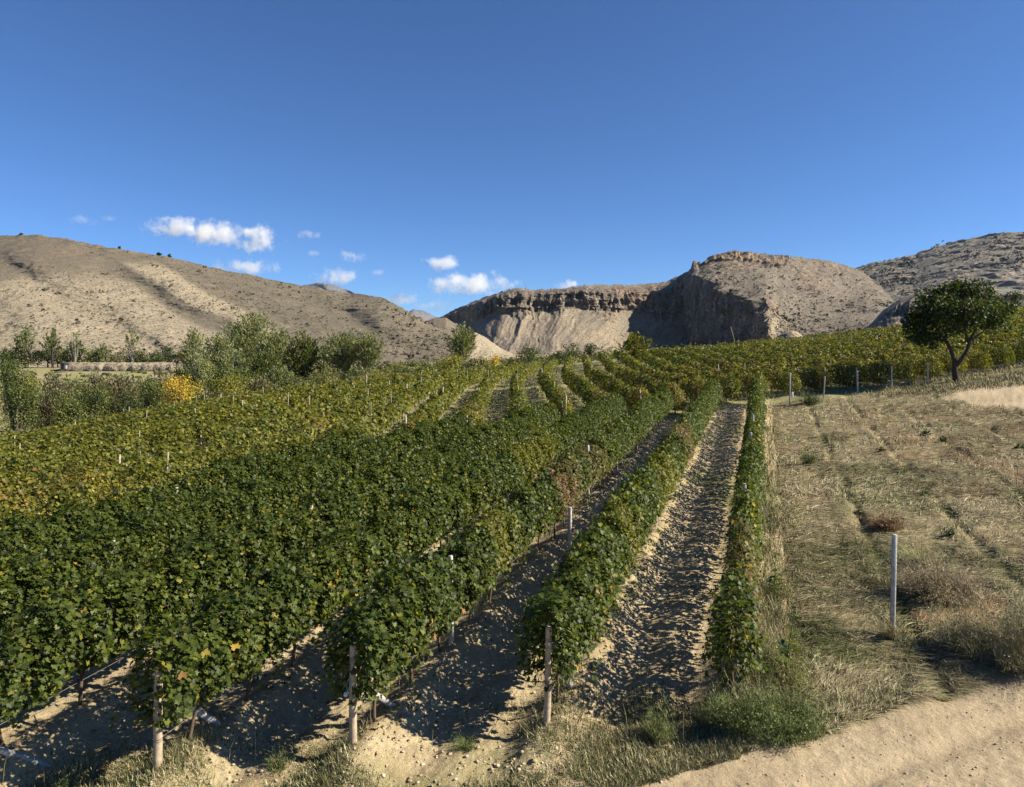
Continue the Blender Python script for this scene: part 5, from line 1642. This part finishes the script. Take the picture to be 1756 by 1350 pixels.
# free-standing dry bushes in the mown field
def dry_bush(px, py, wpx, hpx, Y, label, pal, n=2600, leafy=.35, cat='dry bush', name='dry_bush'):
    X = (px - CX) / F * Y
    z = gzs(X, Y)
    W = wpx / F * Y / 2; H = hpx / F * Y
    o = link(name, None, loc=(X, Y, z))
    tag(o, label, cat)
    m = n
    az = rng.uniform(0, 6.28, m); q = rng.random(m) ** .6
    root = np.stack([W * .35 * q * np.cos(az), W * .3 * q * np.sin(az), 0 * q], -1)
    le = rng.uniform(.05, 1.25, m)
    ell = 1 / np.sqrt((np.sin(le) / W) ** 2 + (np.cos(le) / H) ** 2)
    ell = ell * np.clip(.82 + .75 * vn(np.cos(az) * 2.2 + px, np.sin(az) * 2.2 + le * 2.5, 4), .3, 1.5)
    P0 = root
    colr = np.array(pal)[rng.integers(0, len(pal), m)]
    wd = np.full(m, max(.005, Y / F * .5))
    v1, f1, c1 = blades(P0, az, le, ell * rng.uniform(.5, 1.0, m), wd, colr, .3)
    # side twigs
    t = rng.uniform(.35, 1.0, (m, 2))
    d = np.stack([np.cos(az) * np.sin(le), np.sin(az) * np.sin(le), np.cos(le)], -1)
    org = (P0[:, None] + d[:, None] * (ell[:, None] * t)[..., None]).reshape(-1, 3)
    k = len(org)
    v2, f2, c2 = blades(org, rng.uniform(0, 6.28, k), rng.uniform(.2, 1.5, k), rng.uniform(.05, .18, k) * H * 1.2, np.full(k, max(.004, Y / F * .4)), np.repeat(colr, 2, 0), .3)
    link('stems', Acc().add(v1, f1, c1).add(v2, f2, c2).mesh('stems', M_grass), parent=o)['kind'] = 'stuff'
    if leafy:
        k2 = int(k * leafy)
        pp = org[rng.integers(0, k, k2)] + rng.normal(0, .04, (k2, 3))
        v3, f3, c3 = scatter(DIA_V, DIA_F, pp, rng.standard_normal((k2, 3)), rng.uniform(0, 6, k2), rng.uniform(.015, .04, k2) * max(1, Y / 15), np.array(pal)[rng.integers(0, len(pal), k2)] * .9)
        link('seed_heads', Acc().add(v3, f3, c3).mesh('seed_heads', M_grass), parent=o)['kind'] = 'stuff'
    return o
DRY = [(.26, .205, .125), (.34, .28, .17), (.19, .155, .09), (.44, .37, .23)]
DRYG = [(.22, .205, .10), (.30, .27, .14), (.17, .155, .07), (.42, .36, .21)]
dry_bush(1622, 1000, 180, 74, 16.3, 'wide tangled brown bush just right of the lone grey post', DRY, 4200)
dry_bush(1735, 1130, 180, 110, 13.2, 'big wiry dry bush at the right edge above the road', DRYG, 5200)
dry_bush(1660, 1085, 120, 60, 13.9, 'low wiry bush between the big dry bush and the lone post', DRYG, 2200)
dry_bush(1524, 878, 78, 26, 21.6, 'small round russet bush in the middle of the mown field', [(.30, .19, .10), (.36, .24, .13), (.22, .13, .07)], 1500, .2)
dry_bush(1580, 925, 80, 40, 18.5, 'pale yellow grass tuft behind the brown bush', [(.38, .36, .17), (.46, .42, .22), (.26, .28, .11)], 1200, 0)
dry_bush(1527, 1120, 42, 42, 14.35, 'dry grass tuft at the foot of the lone grey post', [(.42, .36, .22), (.34, .28, .16), (.26, .24, .12)], 700, 0)
GW = [(.055, .085, .025), (.09, .13, .035), (.15, .19, .055), (.22, .24, .09)]
dry_bush(1345, 1245, 165, 62, 11.25, 'dense green weed clump between the straggly row and the road', GW + [(.26, .26, .10), (.10, .15, .04)], 4200, .45, 'weeds', 'weed_clump')
dry_bush(1262, 1262, 130, 58, 11.1, 'dark green weeds shaded at the foot of the straggly row', GW, 1800, .35, 'weeds', 'weed_clump')
dry_bush(1128, 1258, 62, 66, 11.1, 'upright green grass tuft in the mouth of the wide alley', GW + [(.3, .29, .13)], 900, 0, 'grass tuft', 'grass_tuft')
dry_bush(1345, 1150, 80, 100, 12.6, 'tall yellow green grass beside the straggly row', [(.20, .22, .07), (.32, .31, .12), (.14, .16, .05), (.42, .37, .18)], 1800, .3, 'grass tuft', 'grass_tuft')
dry_bush(1330, 1000, 56, 70, 16.5, 'pale grass behind the brown part of the straggly row', [(.30, .29, .13), (.40, .35, .18), (.18, .19, .07)], 1100, .2, 'grass tuft', 'grass_tuft')
dry_bush(800, 1262, 56, 24, 10.9, 'small grass tuft in front of the second alley', GW, 420, 0, 'grass tuft', 'grass_tuft')
dry_bush(478, 1300, 60, 40, 10.45, 'wispy grass tuft between the two left end posts', GW + [(.34, .3, .16)], 380, 0, 'grass tuft', 'grass_tuft')
dry_bush(112, 1325, 60, 30, 10.05, 'wispy grass tuft at the lower left corner', GW + [(.34, .3, .16)], 300, 0, 'grass tuft', 'grass_tuft')
dry_bush(1390, 705, 50, 30, 50, 'green grass tuft by the far edge posts', GW + [(.3, .29, .13)], 700, 0, 'grass tuft', 'grass_tuft')
dry_bush(1386, 800, 26, 34, 31, 'leafy green sprout in the mown field', GW, 260, .6, 'weeds', 'weed_clump')
k = 0
for n5 in range(2, 9):
    for q in range(3):
        Y = random.uniform(15, 40)
        X = 2.57 + (n5 - 1) * 2.86 + KX * Y + random.uniform(-.2, .2)
        px = CX + X / Y * F
        if px > 1750: continue
        py = HY - gzs(X, Y) / Y * F
        dry_bush(px, py, 330 / Y * 1.2, 300 / Y * .9, Y, ORD[k] + ' small weed from the left along the old vine lines in the mown field', GW, 160, .6, 'weeds', 'weed_clump')['group'] = 'weeds on the old vine lines'; k += 1

# tall broad-leaved weeds leaning out of the straggly row
def broad_weed(px, Y, H, label, lean):
    X = (px - CX) / F * Y
    o = link('broadleaf_weed', None, loc=(X, Y, gzs(X, Y)))
    tag(o, label, 'weed')
    t = np.linspace(0, 1, 8)
    p = np.stack([lean * t ** 1.4 * H * .4, 0 * t, t * H], -1)
    v, f = tube(p, np.linspace(.014, .005, 8), 5)
    link('stem', Acc().add(v, f, (.10, .12, .04)).mesh('stem', M_bark), parent=o)
    th = np.linspace(0, 2 * math.pi, 13)[:-1]
    ov = np.stack([.42 * np.sin(th) * (1 - .25 * np.cos(th)), .5 - .5 * np.cos(th), .05 * np.abs(np.sin(th))], -1)
    ov = np.vstack([[(0, .45, -.02)], ov]); of = np.array([(0, i, i % 12 + 1) for i in range(1, 13)])
    for k in range(16):
        q = .35 + .62 * (k / 15)
        s = (.20 if k < 5 else .14 if k < 11 else .08) * random.uniform(.8, 1.2)
        c = random.choice([(.035, .06, .02), (.05, .085, .025), (.10, .13, .03)])
        m = Acc().add(ov * s, of, c).mesh('leaf', M_leaf)
        pt = [np.interp(q, t, p[:, i]) for i in range(3)]
        link('leaf', m, parent=o, loc=pt, rot=(random.uniform(-.5, .7), random.uniform(-.3, .3), k * 2.4))
broad_weed(1345, 12.6, 1.55, 'tall weed with large round leaf leaning out over the yellow grass', .35)
broad_weed(1328, 15.8, 1.3, 'dark leafy weed beside the brown part of the straggly row', .05)
broad_weed(1320, 19.5, 1.7, 'dark leafy weed behind the pale post top in the straggly row', .1)

# stalks of tall dry weeds
def stalks():
    X, Y = [], []
    for px, Y0, sp, k in ((1150, 11.6, .5, 26), (1090, 11.8, .4, 14), (550, 11.2, .6, 14), (1000, 11.2, .3, 8), (740, 11.6, .5, 10), (100, 10.3, .5, 12), (430, 10.8, .4, 8)):
        X += list((px - CX) / F * Y0 + rng.normal(0, sp, k)); Y += list(Y0 + rng.normal(0, .25, k))
    X, Y = np.array(X), np.array(Y); n = len(X)
    return blades(np.stack([X, Y, gz(X, Y)], -1), rng.uniform(0, 6.28, n), rng.uniform(.02, .35, n), rng.uniform(.25, .65, n), np.full(n, .009), np.array([(.30, .24, .14), (.20, .2, .08)])[rng.integers(0, 2, n)], .3)
put('dry_stalks', 'thin dry weed stalks standing in the mouths of the alleys', 'stalks', [stalks()])
print('done')
print('TRIS', sum((len(m.loops) - 2 * len(m.polygons)) for m in bpy.data.meshes))

# ------------------------------------------------------------------ small fair-weather clouds
def cloud_mat():
    m, nt, out = new_mat('cloud_vapour')
    tc = nt.nodes.new('ShaderNodeTexCoord')
    oi = nt.nodes.new('ShaderNodeObjectInfo')
    off = N(nt, 'ShaderNodeVectorMath', operation='SCALE'); off.inputs['Scale'].default_value = 0.004
    nt.links.new(oi.outputs['Location'], off.inputs[0])
    g = nt.nodes.new('ShaderNodeNewGeometry')
    n = N(nt, 'ShaderNodeTexNoise', i_Scale=.0058, i_Detail=7, i_Roughness=.68)
    nt.links.new(g.outputs['Position'], n.inputs['Vector'])
    ln = N(nt, 'ShaderNodeVectorMath', operation='LENGTH'); nt.links.new(tc.outputs['Object'], ln.inputs[0])
    # density rises inside the lumpy outline, falls off to nothing before the hull
    a = N(nt, 'ShaderNodeMath', operation='SUBTRACT'); nt.links.new(n.outputs['Fac'], a.inputs[0]); a.inputs[1].default_value = .40
    b = N(nt, 'ShaderNodeMath', operation='POWER'); nt.links.new(ln.outputs['Value'], b.inputs[0]); b.inputs[1].default_value = 2.0
    c = N(nt, 'ShaderNodeMath', operation='MULTIPLY_ADD'); nt.links.new(b.outputs[0], c.inputs[0]); c.inputs[1].default_value = -.34; nt.links.new(a.outputs[0], c.inputs[2])
    sep = N(nt, 'ShaderNodeSeparateColor'); nt.links.new(oi.outputs['Color'], sep.inputs[0])
    d = N(nt, 'ShaderNodeMath', operation='MULTIPLY'); nt.links.new(c.outputs[0], d.inputs[0]); nt.links.new(sep.outputs[0], d.inputs[1])
    e = N(nt, 'ShaderNodeMath', operation='MAXIMUM'); nt.links.new(d.outputs[0], e.inputs[0]); e.inputs[1].default_value = 0
    v = nt.nodes.new('ShaderNodeVolumeScatter')
    v.inputs['Color'].default_value = (.99, .99, 1, 1)
    v.inputs['Anisotropy'].default_value = .2
    nt.links.new(e.outputs[0], v.inputs['Density'])
    nt.links.new(v.outputs[0], out.inputs['Volume'])
    return m
M_cloud = cloud_mat()
th, ph = np.meshgrid(np.linspace(0, math.pi, 13), np.linspace(0, 2 * math.pi, 25))
CLV = np.stack([np.sin(th) * np.cos(ph), np.sin(th) * np.sin(ph), np.cos(th)], -1).reshape(-1, 3)
CLM = mesh_np('vapour', CLV, quads_grid(25, 13), M_cloud, True)
for px, py, w, h, dn, lab in ((300, 390, 110, 46, .16, 'left end of the longest white cloud above the hill'), (372, 400, 130, 50, .16, 'middle of the longest white cloud above the hill'), (446, 410, 90, 56, .18, 'right end of the longest white cloud above the hill'),
                              (525, 402, 46, 22, .10, 'small white cloud right of the longest cloud'), (540, 436, 30, 20, .12, 'tiny round cloud between the hill and the sky'), (606, 440, 50, 28, .12, 'small cloud right of the tiny round cloud'),
                              (578, 474, 90, 36, .14, 'flat white cloud touching the hill slope on its right side'), (420, 458, 130, 30, .10, 'thin veil of cloud behind the hill crest'), (648, 467, 34, 14, .06, 'faint small wisp in the middle of the sky gap'),
                              (756, 452, 64, 34, .15, 'rounded white cloud above the canyon mouth'), (808, 488, 160, 46, .13, 'broad layered cloud left of the canyon rim'), (690, 512, 70, 26, .10, 'low pale cloud over the far blue ridge'),
                              (748, 524, 80, 26, .09, 'lowest pale cloud at the canyon mouth'), (972, 492, 56, 24, .16, 'cloud peeping over the canyon wall'), (138, 378, 56, 22, .05, 'faint cloud at the upper left'), (190, 374, 32, 12, .05, 'faintest small cloud at the upper left')):
    D = 9300
    o = link('cloud', CLM, loc=((px - CX) / F * D, D, (HY - py) / F * D))
    o.scale = (w * .70 / F * D, w * .4 / F * D, h * .68 / F * D)
    o.color = (dn * .34, 0, 0, 1)
    tag(o, lab, 'cloud')
scene.cycles.volume_step_rate = 0.6
scene.cycles.volume_max_steps = 64
scene.cycles.volume_bounces = 6

# ------------------------------------------------------------------ air
m, nt, out = new_mat('air')
pv = nt.nodes.new('ShaderNodeVolumePrincipled')
pv.inputs['Color'].default_value = (.50, .70, 1.0, 1)
pv.inputs['Density'].default_value = 1.2e-5
pv.inputs['Anisotropy'].default_value = .3
nt.links.new(pv.outputs[0], out.inputs['Volume'])
hv = np.array([(x, y, z) for z in (-80, 640) for y in (-60, 8600) for x in (-9000, 9000)], float)
hf = np.array([(0, 2, 3, 1), (4, 5, 7, 6), (0, 1, 5, 4), (2, 6, 7, 3), (0, 4, 6, 2), (1, 3, 7, 5)])
tag(link('haze', mesh_np('haze', hv, hf, m)), 'thin dry autumn haze over the valley', 'haze', kind='stuff')
for mm in sorted(bpy.data.meshes, key=lambda q: -len(q.polygons))[:14]: print('BIG', mm.name, len(mm.loops) - 2 * len(mm.polygons))
